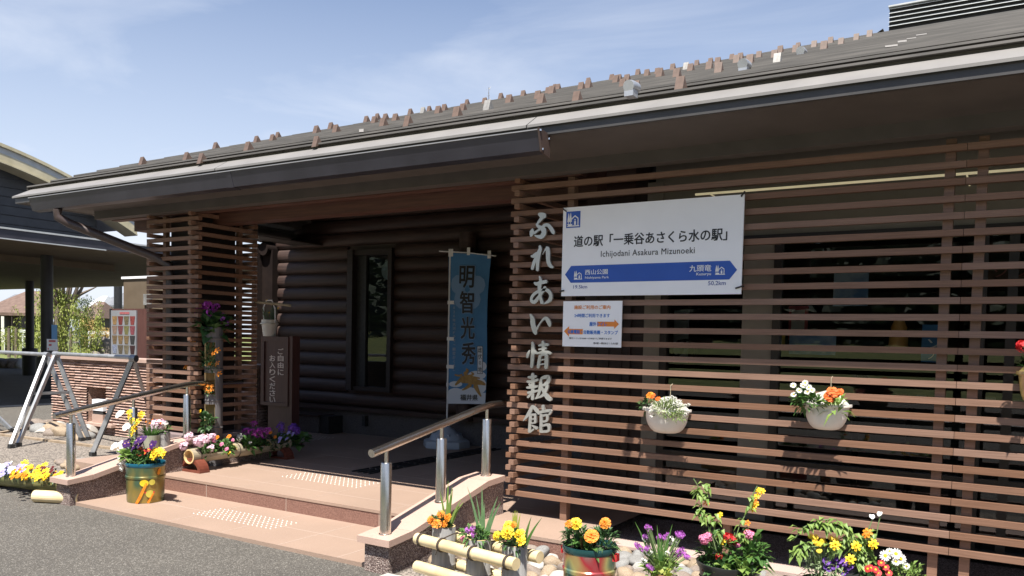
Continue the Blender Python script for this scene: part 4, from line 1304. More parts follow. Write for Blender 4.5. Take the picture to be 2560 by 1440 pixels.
for x, z, dx, dz in ((sx0 + .01, sz1 - .01, .03, -.02), (sx1 - .012, sz1 - .012, .025, .03), (sx0 + .0, sz0 + .035, .04, .006), (sx1 - .005, sz0 + .05, -.045, -.012)):
    MB().tube([(x - dx * .3, -.02, z - dz * .2), (x - dx * .2, -.056, z), (x + dx * .7, -.054, z + dz)], .0055, 6).build('cable_tie', black, sign)

# small notice below it
notice = thing('notice_board', 'small square white notice with orange arrows below the station board', 'sign', (.75, -.03, 1.515))
nx0, nx1, nz0, nz1 = .503, .984, 1.516, 1.855
MB().box(nx0, nx1, -.034, -.026, nz0, nz1).build('panel', whitep, notice)
NY = -.0355
def NC(u, v): return (nx0 + (u - 100) / 505 * (nx1 - nx0), nz1 - (v - 972) / 392 * (nz1 - nz0))
def nt_(s_, u0, v0, u1, v1, m, off=.01, y=NY):
    a, b = NC(u0, v1), NC(u1, v0)
    line_of(notice, s_, (a[0], a[1], b[0], b[1]), y, m, off)
def npoly(P): MB().add([(NC(*p)[0], NY, NC(*p)[1]) for p in P], [tuple(range(len(P)))]).build('arrow', orange, notice, fix=False)
npoly([(400, 1148), (545, 1148), (545, 1128), (584, 1168), (545, 1208), (545, 1188), (400, 1188)])
npoly([(112, 1232), (158, 1188), (158, 1212), (278, 1212), (278, 1258), (158, 1258), (158, 1280)])
nt_('施設ご利用のご案内', 198, 1008, 508, 1042, orange, .022)
nt_('24時間ご利用できます', 202, 1080, 506, 1112, inkblue, .022)
nt_('屋外トイレ', 335, 1150, 482, 1186, inkblue, .03, NY - .001)
nt_('公衆電話・', 146, 1220, 270, 1252, inkblue, .035, NY - .001)
nt_('自動販売機・スタンプ', 287, 1222, 576, 1256, inkblue, .026)
nt_('屋内トイレは10:00～17:00までご利用できます', 160, 1284, 528, 1300, ink, .012)
nt_('道の駅 一乗谷あさくら水の駅', 372, 1322, 580, 1340, ink, .012)


# ================================================================== LOW WALLS AND HANDRAILS
def capz(y):   # upper face of the sloping cap
    P = [(-1.52, .235), (-1.22, .262), (-.30, .475), (.0, .49)]
    for (a, za), (b, zb) in zip(P[:-1], P[1:]):
        if y <= b: return za + (zb - za) * (y - a) / (b - a)
    return P[-1][1]


def low_wall(label, x0, x1):
    w_ = thing('low_wall', label, 'wall', ((x0 + x1) / 2, -.7, 0))
    ys = [-1.42, -1.22, -.30, -.02]
    mb = MB()
    for a, b in zip(ys[:-1], ys[1:]):
        za, zb = capz(a) - .045, capz(b) - .045
        mb.add([(x0, a, -.05), (x1, a, -.05), (x1, b, -.05), (x0, b, -.05), (x0, a, za), (x1, a, za), (x1, b, zb), (x0, b, zb)],
               [(4, 5, 6, 7), (1, 2, 6, 5), (3, 0, 4, 7)])
    mb.quad((x0, ys[0], -.05), (x1, ys[0], -.05), (x1, ys[0], capz(ys[0]) - .045), (x0, ys[0], capz(ys[0]) - .045))
    mb.quad((x1, ys[-1], -.05), (x0, ys[-1], -.05), (x0, ys[-1], capz(ys[-1]) - .045), (x1, ys[-1], capz(ys[-1]) - .045))
    mb.build('body', aggregate, w_)
    mb = MB()
    ys = [-1.46, -1.225, -.76, -.295, -.055]
    o = .035
    for i, (a, b) in enumerate(zip(ys[:-1], ys[1:])):
        a2, b2 = a + (.002 if i else 0), b - .002
        za, zb = capz(a2), capz(b2)
        mb.add([(x0 - o, a2, za - .045), (x1 + o, a2, za - .045), (x1 + o, b2, zb - .045), (x0 - o, b2, zb - .045), (x0 - o, a2, za), (x1 + o, a2, za), (x1 + o, b2, zb), (x0 - o, b2, zb)],
               [(0, 3, 2, 1), (4, 5, 6, 7), (0, 1, 5, 4), (1, 2, 6, 5), (2, 3, 7, 6), (3, 0, 4, 7)])
    mb.build('cap', capstone, w_)
    return w_


low_wall('low speckled stone wall with sloping pink cap, right of the entrance steps', -.205, .0)
low_wall('low speckled stone wall with sloping pink cap, left of the entrance beside the painted pail', -3.855, -3.645)


def handrail(label, x):
    h = thing('handrail', label, 'handrail', (x, -.75, .3))
    def rz(y): return .800 + .1744 * (y + 1.50)
    pts = [(x, -1.50, rz(-1.5)), (x, -.26, rz(-.26)), (x, -.16, rz(-.175)), (x, -.08, rz(-.13)), (x, .55, rz(-.12))]
    MB().tube(pts, .0275, 18).build('rail', steel, h, smooth=True)
    for y in (-1.35, -.74, -.145):
        z0, z1 = capz(y) - .002, min(rz(y) - .10, rz(-.175) - .10)
        mb = MB()
        mb.lathe((x, y, z0), [(.044, 0), (.044, .004), (.0375, .006), (.0375, z1 - z0 - .006), (.034, z1 - z0), (.001, z1 - z0 + .001)], 22)
        mb.tube([(x, y, z1 - .001), (x, y, min(rz(y), rz(-.145)) - .02)], .0135, 12)
        mb.build('post', steel, h, smooth=True)


handrail('polished steel handrail on three posts in front of the big silver characters', -.09)
handrail('polished steel handrail on three posts left of the steps before the slatted column', -3.745)

# tactile paving
def studs(label, quad_pts, rows, cols, zf, r=.0125):
    a, b, c, d = [Vector(p) for p in quad_pts]
    mb = MB()
    for i in range(rows):
        for j in range(cols):
            u, v = j / (cols - 1), i / (rows - 1)
            p = (a * (1 - u) + b * u) * (1 - v) + (d * (1 - u) + c * u) * v
            mb.lathe((p.x, p.y, zf(p.y)), [(r, 0), (r * .8, .004), (r * .05, .006)], 8)
    tag(mb.build('tactile_studs', mat('stud_metal', (.50, .44, .38), rough=.45, metal=.4), smooth='all'), label, 'tactile paving')
studs('patch of bright metal guide studs on the lower entrance slab', [(-2.44, -1.05, 0), (-1.51, -1.05, 0), (-1.50, -.79, 0), (-2.42, -.79, 0)], 6, 19, lambda y: .03, .0095)
studs('patch of bright metal guide studs on the edge of the porch floor', [(-2.64, .12, 0), (-1.68, .12, 0), (-1.68, .42, 0), (-2.64, .42, 0)], 6, 19, FZ, .0095)
studs('patch of dull guide studs deep inside the porch before the log wall', [(-5.2, 2.2, 0), (-4.5, 2.2, 0), (-4.5, 2.75, 0), (-5.2, 2.75, 0)], 7, 12, FZ, .014)
mb = MB()
for k in range(4):
    x = -2.02 + k * .075 - .3
    for j in range(9): mb.box(x, x + .022, .75 + j * .28, 1.0 + j * .28, FZ(2), FZ(2) + .014)
tag(mb.build('tactile_bars', black), 'four dark raised guide bars running across the porch floor', 'tactile paving')

# ================================================================== BANNER
fy = 3.0
fp = on_y(fy, 1117, 1080)
fb = thing('banner_flag', 'tall blue banner with black calligraphy standing in the porch on a pale plastic base', 'banner', (fp.x, fy, FZ(fy)))
px = fp.x
ptop = on_y(fy, 1116, 626).z
mb = MB()
mb.tube([(px, fy, FZ(fy) + .12), (px, fy, ptop)], .012, 10)
mb.tube([(px, fy, ptop - .02), (px, fy, ptop + .015)], .017, 10)
mb.tube([(px, fy, .95), (px, fy, 1.0)], .018, 10)
mb.build('pole', whitepaint, fb, smooth=True)
ca, cb_ = on_y(fy, 1098, 628), on_y(fy, 1240, 640)
MB().tube([(ca.x, fy, ca.z), ((ca.x + cb_.x) / 2, fy, (ca.z + cb_.z) / 2 + .012), (cb_.x, fy, cb_.z)], .008, 8).build('crossbar', whitepaint, fb)
mb = MB()
zf = FZ(fy)
mb.lathe((px, fy, zf), [(.30, .0), (.31, .02), (.30, .085), (.27, .10), (.235, .105), (.20, .16), (.13, .20), (.10, .235), (.045, .26), (.04, .30), (.03, .305)], 8, a0=math.pi / 8, a1=math.pi / 8 + 2 * math.pi)
for k in range(8):
    t = k * math.pi / 4
    mb.box(px + .17 * math.cos(t) - .02, px + .17 * math.cos(t) + .02, fy + .17 * math.sin(t) - .02, fy + .17 * math.sin(t) + .02, zf + .10, zf + .175)
mb.build('water_base', flagbase, fb, smooth=True)
# cloth as a gently rippled sheet between four measured corners
c00, c10, c11, c01 = on_y(fy, 1120, 1009), on_y(fy, 1213, 1010), on_y(fy, 1226, 637), on_y(fy, 1122, 632)
def cloth(u, v, off=0.0):
    p = (c00 * (1 - u) + c10 * u) * (1 - v) + (c01 * (1 - u) + c11 * u) * v
    rip = .018 * math.sin(u * 4.2 + v * 3.0) * u + .012 * math.sin(v * 7) * u
    return (p.x + .012 * math.sin(v * 5 + 1) * u, fy + rip - off, p.z + .012 * u * math.sin(v * 3))
mb = MB()
NU, NV = 12, 30
for off in (0, -.003):
    k0 = len(mb.v)
    for j in range(NV + 1):
        for i in range(NU + 1): mb.v.append(cloth(i / NU, j / NV, off))
    for j in range(NV):
        for i in range(NU):
            q = k0 + j * (NU + 1) + i
            mb.f.append((q, q + 1, q + NU + 2, q + NU + 1)); mb.mi.append(0)
clo = mb.build('cloth', bannerblue, fb, smooth='all', fix=False)
def patch(mb, fn2, m, off, nu=10, nv=4):
    k0 = len(mb.v)
    for j in range(nv + 1):
        for i in range(nu + 1):
            u, v = fn2(i / nu, j / nv)
            mb.v.append(cloth(u, v, off))
    for j in range(nv):
        for i in range(nu):
            q = k0 + j * (nu + 1) + i
            mb.f.append((q, q + 1, q + nu + 2, q + nu + 1)); mb.mi.append(m)
mb = MB()
# five petalled flower ghost behind the writing
for k in range(5):
    t0 = math.pi / 2 + 2 * math.pi * k / 5
    cx, cy_ = .5 + math.cos(t0) * .25, .765 + math.sin(t0) * .085
    n = 10
    mb.add([cloth(cx + (math.cos(a) * .20), cy_ + math.sin(a) * .066, .004 + .0006 * k) for a in [2 * math.pi * i / n for i in range(n)]], [tuple(range(n))], 0)
# pale clouds in the lower part
patch(mb, lambda a, b: (a, b * .075), 1, .004)
for k, (cx, cy_, rx, ry) in enumerate(((.2, .075, .2, .03), (.55, .085, .25, .025), (.85, .12, .17, .05), (.2, .13, .17, .02), (.75, .19, .24, .03), (.9, .25, .10, .03))):
    n = 14
    mb.add([cloth(min(1, max(0, cx + math.cos(a) * rx)), cy_ + math.sin(a) * ry, .0045 + .0005 * k) for a in [2 * math.pi * i / n for i in range(n)]], [tuple(range(n))], 1)
mb.build('pattern', [bannerpale, bannerwhite], clo, fix=False)
# running golden horse
mb = MB()
hs = [[(205, 970, 48), (255, 965, 62), (305, 985, 46)], [(305, 985, 40), (340, 990, 30), (368, 1002, 14)], [(288, 952, 14), (330, 958, 9)], [(226, 930, 26), (244, 908, 18), (236, 893, 9)],
      [(215, 955, 30), (190, 980, 24), (165, 1006, 12)], [(160, 935, 9), (186, 942, 12), (207, 934, 12)], [(300, 1008, 34), (322, 1050, 22), (343, 1083, 9)], [(266, 1004, 28), (236, 1028, 18), (212, 1041, 9)], [(262, 940, 10), (285, 930, 14), (270, 918, 7)]]
for j, st in enumerate(hs): stroke(mb, st, lambda u, v, t: cloth((u - 112) / 262, (1137 - v) / 1045, t), .0095 + .0002 * j, .0085 + .0001 * j)
for v in mb.v: pass
mb.build('golden_horse', gold, clo, fix=False)
mb = MB()
def cl(off): return lambda a, b: cloth(a, b, off)
for i, ch in enumerate('明智光秀'):
    vc = (.845, .675, .505, .335)[i]
    for m_, of, ex in ((0, .010, .055), (1, .013, .022)):
        text_to(mb, ch, (.30 + .02 * i, vc - .072, .66 + .02 * i, vc + .072), 0, m_, offset=ex, fn=cl(of))
vt = '2020年大河ドラマ「麒麟がくる」'
for i, ch in enumerate(vt):
    me = text_outline(ch, .01)
    vs = np.array([v.co[:2] for v in me.vertices])
    mid = (vs.min(0) + vs.max(0)) / 2
    zc_ = .665 - .0275 * i
    P_ = []
    for v in vs:
        a, b = (v - mid)
        if ch in '「」ー': a, b = b, -a
        P_.append(cloth(.16 + a * .085, zc_ + b * .0245, .011))
    mb.add(P_, [tuple(p.vertices) for p in me.polygons], 2)
    bpy.data.meshes.remove(me)
patch(mb, lambda a, b: (.765 + a * .145, .20 + b * .185), 1, .0105, 4, 4)
patch(mb, lambda a, b: (.777 + a * .121, .2035 + b * .178), 3, .0115, 4, 4)
for i, ch in enumerate('雌伏の地'):
    vc = .358 - .043 * i
    text_to(mb, ch, (.79, vc - .018, .885, vc + .018) if ch != 'の' else (.81, vc - .012, .865, vc + .012), 0, 1, offset=.012, fn=cl(.0125))
text_to(mb, '福井県', (.33, .022, .80, .062), 0, 1, offset=.014, fn=cl(.013))
mb.build('lettering', [bannerpale, ink, paleink, bannerwhite], clo, fix=False)
mb = MB()
for (u, v, w_, h_) in ((0.0, .985, .07, .035), (.46, 1.0, .045, .03), (.93, .985, .05, .03)):
    p = cloth(u, v, .006); mb.box(p[0], p[0] + w_, p[1] - .002, p[1] + .002, p[2] - .02, p[2] + .075)
for v in (.66, .42, .235):
    p = cloth(0, v, .006); mb.box(px - .02, p[0] + .09, p[1] - .003, p[1] + .001, p[2], p[2] + .045)
mb.build('loop', whitepaint, fb)

# ================================================================== WELCOME STAND
wy = 1.72
wa, wb = on_y(wy, 657, 843), on_y(wy, 722, 843)
wz1, wz0 = wa.z, FZ(wy)
wst = thing('welcome_stand', 'red brown wooden upright sign stand with two columns of cream writing in the porch', 'sign', ((wa.x + wb.x) / 2, wy, wz0))
zb_ = on_y(wy, 690, 1012).z
mb = MB()
mb.box(wa.x, wb.x, wy, wy + .05, zb_, wz1)
for (a, b, c, d) in ((wa.x - .01, wa.x + .045, zb_ - .01, wz1 + .012), (wb.x - .045, wb.x + .01, zb_ - .01, wz1 + .012), (wa.x + .045, wb.x - .045, wz1 - .05, wz1 + .012), (wa.x + .045, wb.x - .045, zb_ - .012, zb_ + .03)):
    mb.box(a, b, wy - .02, wy - .001, c, d)
mb.build('board', redbrown, wst)
mb = MB()
mb.box(wa.x + .05, wb.x - .02, wy + .051, wy + .09, wz0, wz1 - .02)
mb.box(wb.x + .012, wb.x + .07, wy - .005, wy + .12, wz0 + .05, wz1 + .02)
mb.box(wa.x + .03, wb.x + .05, wy - .06, wy + .20, wz0, wz0 + .03)
mb.build('support', redbrown, wst)
def WC(u, v): return on_y(wy - .002, 440 + u / 3.6, 740 + v / 3.6)
mb = MB()
for s_, uc, v0, st in (('ご自由に', 942, 497, 63), ('お入りください', 868, 560, 62.5)):
    for i, ch in enumerate(s_):
        p, q = WC(uc - 25, v0 + st * i + 25), WC(uc + 25, v0 + st * i - 25)
        text_to(mb, ch, (p.x, p.z, q.x, q.z), wy - .0025, 0, offset=.02)
mb.build('lettering', creamletter, wst, fix=False)

# white hanging pot on the stand
hx = on_y(wy, 669, 840).x
wp = thing('small_white_pot', 'small white bucket pot with a looped handle and thin yellow flowers on the welcome stand', 'flower pot', (hx, wy + .03, wz1 + .014))
mb = MB()
mb.lathe((hx, wy + .03, wz1 + .014), [(.001, 0), (.078, 0), (.098, .15), (.118, .152), (.118, .165), (.10, .168), (.10, .21), (.088, .21), (.086, .16)], 20)
mb.build('bucket', potwhite, wp, smooth=True)
MB().tube([(hx - .10, wy + .03, wz1 + .18), (hx - .11, wy + .03, wz1 + .38), (hx - .06, wy + .03, wz1 + .47), (hx + .04, wy + .03, wz1 + .47), (hx + .10, wy + .03, wz1 + .36), (hx + .10, wy + .03, wz1 + .18)], .009, 8).build('handle', whitep, wp, smooth=True)
mb = MB()
for k in range(60):
    a = rnd(0, 6.3)
    blade(mb, (hx + .05 * math.cos(a), wy + .03 + .05 * math.sin(a), wz1 + .2), (hx + .11 * math.cos(a) + rnd(-.03, .03), wy + .03 + .09 * math.sin(a), wz1 + rnd(.3, .45)), .006)
o = mb.build('plant', leafd, wp, fix=False)
for dx, dz in ((.19, .37), (.02, .31), (-.02, .47), (.08, .42)): bloom(o, 'pom_ye', (hx + dx, wy, wz1 + dz), .55)
pa, pb = on_y(.85, 630, 755), on_y(.85, 668, 760)
MB().tube([(-3.85, .80, pa.z), (pb.x, 1.2, pb.z)], .016, 8).build('hanger_stick', bamboo_tan, wp)

# ================================================================== BAMBOO TOWER
tx, ty = -3.735, .17
tz0 = FZ(ty)
tz1 = on_y(ty, 532, 818).z
tower = thing('bamboo_tower_planter', 'upright dark bamboo tube planter with four cut windows against the slatted column', 'planter', (tx, ty, tz0))
rt = .093
fronts = [(1078, 1106), (1010, 1062), (932, 985), (856, 915)]
mb = MB()
n = 32
holes = [(on_y(ty, 540, b).z, on_y(ty, 540, a).z) for a, b in fronts]
zs = sorted(set([tz0, tz1] + [h for hh in holes for h in hh]))
h_a0, h_a1 = math.radians(-112), math.radians(-30)
for z0, z1 in zip(zs[:-1], zs[1:]):
    hole = any(abs(h[0] - z0) < 1e-6 for h in holes)
    a0, a1 = (h_a1, h_a0 + 2 * math.pi) if hole else (0, 2 * math.pi)
    mb.lathe((tx, ty, 0), [(rt, z0), (rt, z1)], n, a0, a1, 0)
    mb.lathe((tx, ty, 0), [(rt - .012, z0), (rt - .012, z1)], n, a0, a1, 1)
for h0, h1 in holes:
    for z in (h0, h1): mb.lathe((tx, ty, 0), [(rt - .0125, z), (rt + .001, z)], 12, h_a0, h_a1, 1)
    for a in (h_a0, h_a1):
        c, s_ = math.cos(a), math.sin(a)
        mb.quad((tx + c * (rt - .013), ty + s_ * (rt - .013), h0), (tx + c * (rt + .001), ty + s_ * (rt + .001), h0), (tx + c * (rt + .001), ty + s_ * (rt + .001), h1), (tx + c * (rt - .013), ty + s_ * (rt - .013), h1), 1)
for z in [h[1] + .04 for h in holes] : mb.lathe((tx, ty, z), [(rt, -.012), (rt + .006, 0), (rt, .012)], n, 0, 2 * math.pi, 0)
mb.build('tube', [mixin_large(mat('dark_grey_bamboo', (0.095, 0.09, 0.092), (0.16, 0.15, 0.15), 7, .6, stretch=(9, 9, .6)), 4, .5, .7), bamboo_inner], tower, smooth=True, fix=False)
mb = MB()
for h0, h1 in holes: mb.lathe((tx, ty, h0 + .012), [(.0, 0), (rt - .014, 0)], 16)
mb.lathe((tx, ty, tz1 - .03), [(.0, 0), (rt - .014, 0)], 16)
mb.build('soil', soilm, tower)
c = Vector((tx, ty, tz1))
bl = [('cl_ma', c + Vector((rnd(-.16, .08), rnd(-.1, .04), rnd(.13, .24))), rnd(.9, 1.25)) for _ in range(9)]
bl += [('cl_mv', c + Vector((rnd(.08, .20), rnd(-.08, .06), rnd(.02, .2))), rnd(.5, .7)) for _ in range(4)]
plant(tower, c - Vector((0, 0, .02)), [(0, -.02, .03, .15, .12, .10, 70, .13, leafd, .8)], bl)
hz = sorted(holes)
def tface(z): return Vector((tx + .04, ty - rt * .95, z))
p = tface(hz[3][0])
po = [('poppy', (p + Vector((dx, -.05, dz))), 1.15) for dx, dz in ((-.20, .25), (.13, .13), (.19, .17), (-.19, .03), (.19, .03), (.22, -.07), (.07, .02), (-.30, -.02))]
plant(tower, p + Vector((0, .03, 0)), [(0, -.02, .1, .09, .07, .12, 90, .06, leafd, .3), (0, -.03, .0, .13, .06, .05, 60, .05, leafd, .3)], po)
p = tface(hz[2][0])
plant(tower, p, [(0, .0, .03, .06, .03, .03, 22, .04, leafd)], [('poppy', p + Vector((dx, -.01, dz)), .8) for dx, dz in ((-.05, .06), (.0, .09), (.05, .05), (.02, .03), (-.02, .04), (.06, .09))])
p = tface(hz[1][0])
plant(tower, p, [(0, -.02, .02, .08, .05, .09, 55, .07, leafd, .7)], [('mari_ye', p + Vector((-.07, -.05, .15)), .8)])

# ================================================================== BAMBOO TROUGH ON THE PORCH
A0, A1 = Vector((-3.53, -.285, .330)), Vector((-3.60, 1.07, .332))
dirv = (A1 - A0).normalized()
side = Vector((dirv.y, -dirv.x, 0)).normalized()
upv = side.cross(dirv)
trough = thing('bamboo_trough_planter', 'long split bamboo trough full of mixed flowers lying on red brown arched stands', 'planter', tuple(A0))
def TR(t, a, r): return A0 + dirv * t + side * (math.cos(a) * r) + upv * (math.sin(a) * r)
Lh = (A1 - A0).length
mb = MB()
R1, R2 = .074, .060
segs = [(0, .10, 1), (.10, .56, 0), (.56, .64, 1), (.64, 1.05, 0), (1.05, 1.14, 1), (1.14, Lh - .03, 0), (Lh - .03, Lh, 1)]
n = 28
for t0, t1, full in segs:
    a0, a1 = (0, 2 * math.pi) if full else (math.pi * .93, math.pi * 2.07)
    for k in range(n):
        b0, b1 = a0 + (a1 - a0) * k / n, a0 + (a1 - a0) * (k + 1) / n
        mb.quad(TR(t0, b0, R1), TR(t1, b0, R1), TR(t1, b1, R1), TR(t0, b1, R1), 0)
        mb.quad(TR(t0, b0, R2), TR(t0, b1, R2), TR(t1, b1, R2), TR(t1, b0, R2), 1)
        if full:
            for t in (t0, t1): mb.quad(TR(t, b0, R1), TR(t, b1, R1), TR(t, b1, R2), TR(t, b0, R2), 1)
    if not full:
        for a in (a0, a1): mb.quad(TR(t0, a, R1), TR(t0, a, R2), TR(t1, a, R2), TR(t1, a, R1), 1)
for t in (.06, .6, 1.09):
    for k in range(n):
        b0, b1 = 2 * math.pi * k / n, 2 * math.pi * (k + 1) / n
        mb.quad(TR(t, b0, R2), TR(t, b1, R2), TR(t, b1, .001), TR(t, b0, .001), 1)
mb.build('trough', [bamboo_tan, bamboo_inner], trough, smooth=True, fix=False)
mb = MB()
for t in (.095, .60, 1.10): mb.tube([TR(t, 2 * math.pi * k / 24, R1 + .003) for k in range(25)], .005, 6)
mb.build('cord', cordm, trough)
mb = MB()
for t0, t1 in ((.10, .56), (.64, 1.05), (1.14, Lh - .03)):
    mb.quad(A0 + dirv * t0 + side * .056 - upv * .01, A0 + dirv * t1 + side * .056 - upv * .01, A0 + dirv * t1 - side * .056 - upv * .01, A0 + dirv * t0 - side * .056 - upv * .01)
mb.build('soil', soilm, trough)
for t in (.07, Lh - .10):
    c = A0 + dirv * t
    zf = FZ(c.y)
    mb = MB()
    topz = c.z - R1 - .002
    N_ = 14
    pr = [(math.cos(math.pi * k / N_), math.sin(math.pi * k / N_)) for k in range(N_ + 1)]
    outp = [(.155 * u, .015 + .125 * v) for u, v in pr]
    inp = [(.118 * u, .02 + .082 * v) for u, v in pr]
    for k in range(N_):
        mb.prism([outp[k], outp[k + 1], inp[k + 1], inp[k]], lambda u, v, tt: (c.x + u, c.y + tt, zf + v), -.055, .055)
    mb.box(c.x - .16, c.x + .16, c.y - .06, c.y + .06, zf, zf + .022)
    mb.build('stand', stand_red, trough)
def TP(t, s_, z): return A0 + dirv * t + side * s_ + upv * z
R_ = random.Random(5)
g = lambda a, b: R_.uniform(a, b)
plant(trough, TP(.2, 0, 0), [(0, 0, .03, .08, .10, .05, 60, .07, leafm)], [('cl_lp', TP(g(.0, .3), g(-.11, .08), g(.06, .19)), g(.7, 1.0)) for _ in range(11)] + [('cl_pk', TP(.30, .02, .14), .6)])
plant(trough, TP(.45, 0, 0), [(0, 0, .03, .08, .10, .06, 90, .07, leafm)], [('cal_or', TP(.38, -.03, .15), 1.2), ('cal_or', TP(.52, -.01, .15), 1.2), ('pom_pk', TP(.37, .05, .09), .8), ('pom_pk', TP(.40, .09, .04), .8), ('pom_pk', TP(.5, .07, .12), .7), ('pom_ye', TP(.42, .1, .0), .7)])
plant(trough, TP(.8, 0, 0), [(0, 0, .04, .08, .18, .07, 100, .08, leafm), (0, .2, .0, .08, .12, .06, 60, .09, leafd)], [('cl_wh', TP(.70, -.04, .13), .75), ('cl_wh', TP(.64, .02, .12), .6), ('cl_wh', TP(.75, .06, .07), .45)] + [('cl_ma', TP(g(.8, 1.0), g(-.1, .08), g(.14, .25)), g(.8, 1.05)) for _ in range(8)])
plant(trough, TP(1.3, 0, 0), [(0, 0, .03, .08, .22, .06, 110, .07, leafd), (0.05, .2, .02, .06, .08, .08, 20, .12, leafm, .9)], [('cl_pu', TP(g(1.25, 1.45), g(-.08, .12), g(.14, .24)), g(.8, 1.05)) for _ in range(8)] + [('pansy_lv', TP(g(1.1, 1.4), g(-.1, .14), g(.05, .15)), .9) for _ in range(8)] + [('mari_or', TP(1.12, -.02, .14), .9), ('mari_or', TP(1.15, .02, .09), .9)])

# ================================================================== PAINTED PAILS AND POTS
def pail(name, label, c, r, h, m, rimm, cat='flower pot'):
    t = thing(name, label, cat, c)
    mb = MB()
    mb.lathe(c, [(.001, .002), (r * .90, .002), (r * .915, .02), (r * .945, h * .60), (r * .985, h * .615), (r * .99, h * .66), (r * .95, h * .68), (r * .965, h * .90), (r * .965, h * .92)], 44)
    mb.build('bucket', m, t, smooth=True)
    mb = MB()
    mb.lathe(c, [(r * .966, h * .90), (r * 1.0, h * .925), (r * 1.005, h * .97), (r * .985, h), (r * .95, h * .985), (r * .945, h * .90)], 44)
    mb.build('rim', rimm, t, smooth=True)
    mb = MB()
    mb.lathe((c[0], c[1], c[2] + h * .9), [(.001, .012), (r * .5, .008), (r * .945, 0)], 24)
    mb.build('soil', soilm, t)
    return t
c1 = (-3.24, -.955, .03)
pl = pail('painted_pail', 'gold and green spray painted pail of mixed flowers at the left of the entrance slab', c1, .172, .355, pail_a, tealrim)
# painted figure on the pail: two discs, a slanted stroke, a mouth
mb = MB()
def on_pail(ang, z, rr=.1685): return (c1[0] + rr * math.cos(ang), c1[1] + rr * math.sin(ang), c1[2] + z)
ac = math.atan2(CAM[1] - c1[1], CAM[0] - c1[0])
def decal(cx, cz, rx, rz, m, n=14, rr=.170):
    mb.add([on_pail(ac + (cx + rx * math.cos(2 * math.pi * k / n)) / .165, cz + rz * math.sin(2 * math.pi * k / n), rr) for k in range(n)], [tuple(range(n))], m)
decal(-.012, .185, .036, .030, 0); decal(.052, .19, .026, .026, 1, rr=.1705)
decal(.035, .088, .034, .034, 1, rr=.1692)
for j, st in enumerate(([(.005, .18, .02), (-.02, .12, .022), (-.05, .05, .024), (-.075, .005, .02)], [(-.005, .1, .014), (.07, .1, .016)], [(.065, .09, .012), (.02, .01, .02)], [(.12, .30, .03), (.11, .26, .03)])):
    stroke(mb, st, lambda u, v, t: on_pail(ac + u / .165, v, .1690 + .0008 * j + t * .001), 0.2, 1.0, 2 if j != 1 else 3, wmin=.004)
mb.build('painted_figure', [P_ye, mat('paint_olive_yellow', (.50, .42, .06), rough=.4), P_or, P_re], pl, fix=False)
T = Vector(c1) + Vector((0, 0, .34))
P2 = lambda px_, py_, y=-1.02: on_y(y, px_, py_)
plant(pl, T, [(-.02, -.03, .05, .15, .11, .06, 190, .06, leafd, .35), (.05, -.02, .06, .12, .1, .06, 110, .06, leafm, .35), (-.12, -.08, .05, .07, .05, .05, 46, .08, leafl, .7)],
      [('pansy_dp', P2(*q), 1.5) for q in ((325, 1107), (345, 1103), (338, 1118), (352, 1112), (316, 1110), (318, 1124), (383, 1112), (330, 1127), (356, 1099))] + [('pansy_pu', P2(308, 1128), 1.1), ('pansy_mr', P2(314, 1135), .9)], 'pansy_plant')
plant(pl, T, [(.07, -.05, .05, .08, .06, .05, 60, .05, leafd, .4)], [('pom_ye', P2(*q), 1.25) for q in ((385, 1128), (393, 1134), (402, 1131), (410, 1137), (384, 1140), (397, 1127), (390, 1143))] +
      [('daisy_re', P2(*q), .75) for q in ((345, 1124), (352, 1120), (358, 1128), (372, 1124), (378, 1121), (350, 1135), (362, 1133), (388, 1124), (344, 1133))], 'daisy_plant')
plant(pl, T, [(-.1, -.06, .04, .06, .05, .05, 30, .06, leafm)], [('cl_wh', P2(*q), .5) for q in ((306, 1140), (303, 1160), (311, 1155), (318, 1160), (305, 1172), (320, 1166), (298, 1128), (300, 1146), (324, 1118))], 'white_flower_plant')
mb = MB()
stl = [P2(328, 1118), P2(331, 1090), P2(330, 1060), P2(329, 1030)]
mb.tube(stl, .004, 5)
for k in range(26): leaf(mb, P2(331 + rnd(-6, 6), rnd(1050, 1120)), (rnd(-1, 1), -.3, rnd(-.2, .6)), .05, .025, .2)
o = mb.build('columbine_plant', leafl, pl, fix=False)
for q in ((324, 1031), (331, 1052), (334, 1068), (340, 1063), (336, 1074), (347, 1052), (332, 1084), (350, 1034), (325, 1042), (355, 1037)): bloom(o, 'poppy' if 0 else 'pom_ye', P2(*q), 1.05)
for q in ((300, 1036), (318, 1068), (288, 1116), (308, 1113)): bloom(o, 'pansy_wh', P2(*q), 1.6)

# pots on the left wall behind the pail
def small_pot(name, label, c, r, h, m, taper=.8, inner=None):
    t = thing(name, label, 'flower pot', c)
    mb = MB()
    mb.lathe(c, [(.001, 0), (r * taper, 0), (r, h), (r * .92, h), (r * .88, h - .02)], 26, m=0)
    mb.build('pot', m, t, smooth=True)
    MB().lathe((c[0], c[1], c[2] + h - .02), [(.001, .006), (r * .9, 0)], 18).build('soil', soilm, t)
    return t
cp_ = on_x(-3.73, 378, 1122)
cpt = (cp_.x, cp_.y, capz(cp_.y))
t = small_pot('grey_cup_pot', 'grey green cup pot with spiky leaves and small red buds on the left low wall', cpt, .085, .14, mat('grey_green_glaze', (.26, .27, .20), (.34, .35, .27), 9, .4))
mb = MB()
for k in range(110):
    a = rnd(0, 6.3); r_ = rnd(0, .1)
    blade(mb, (cpt[0] + .04 * math.cos(a), cpt[1] + .04 * math.sin(a), cpt[2] + .13), (cpt[0] + (.04 + r_) * math.cos(a), cpt[1] + (.04 + r_) * math.sin(a), cpt[2] + rnd(.18, .28)), .009)
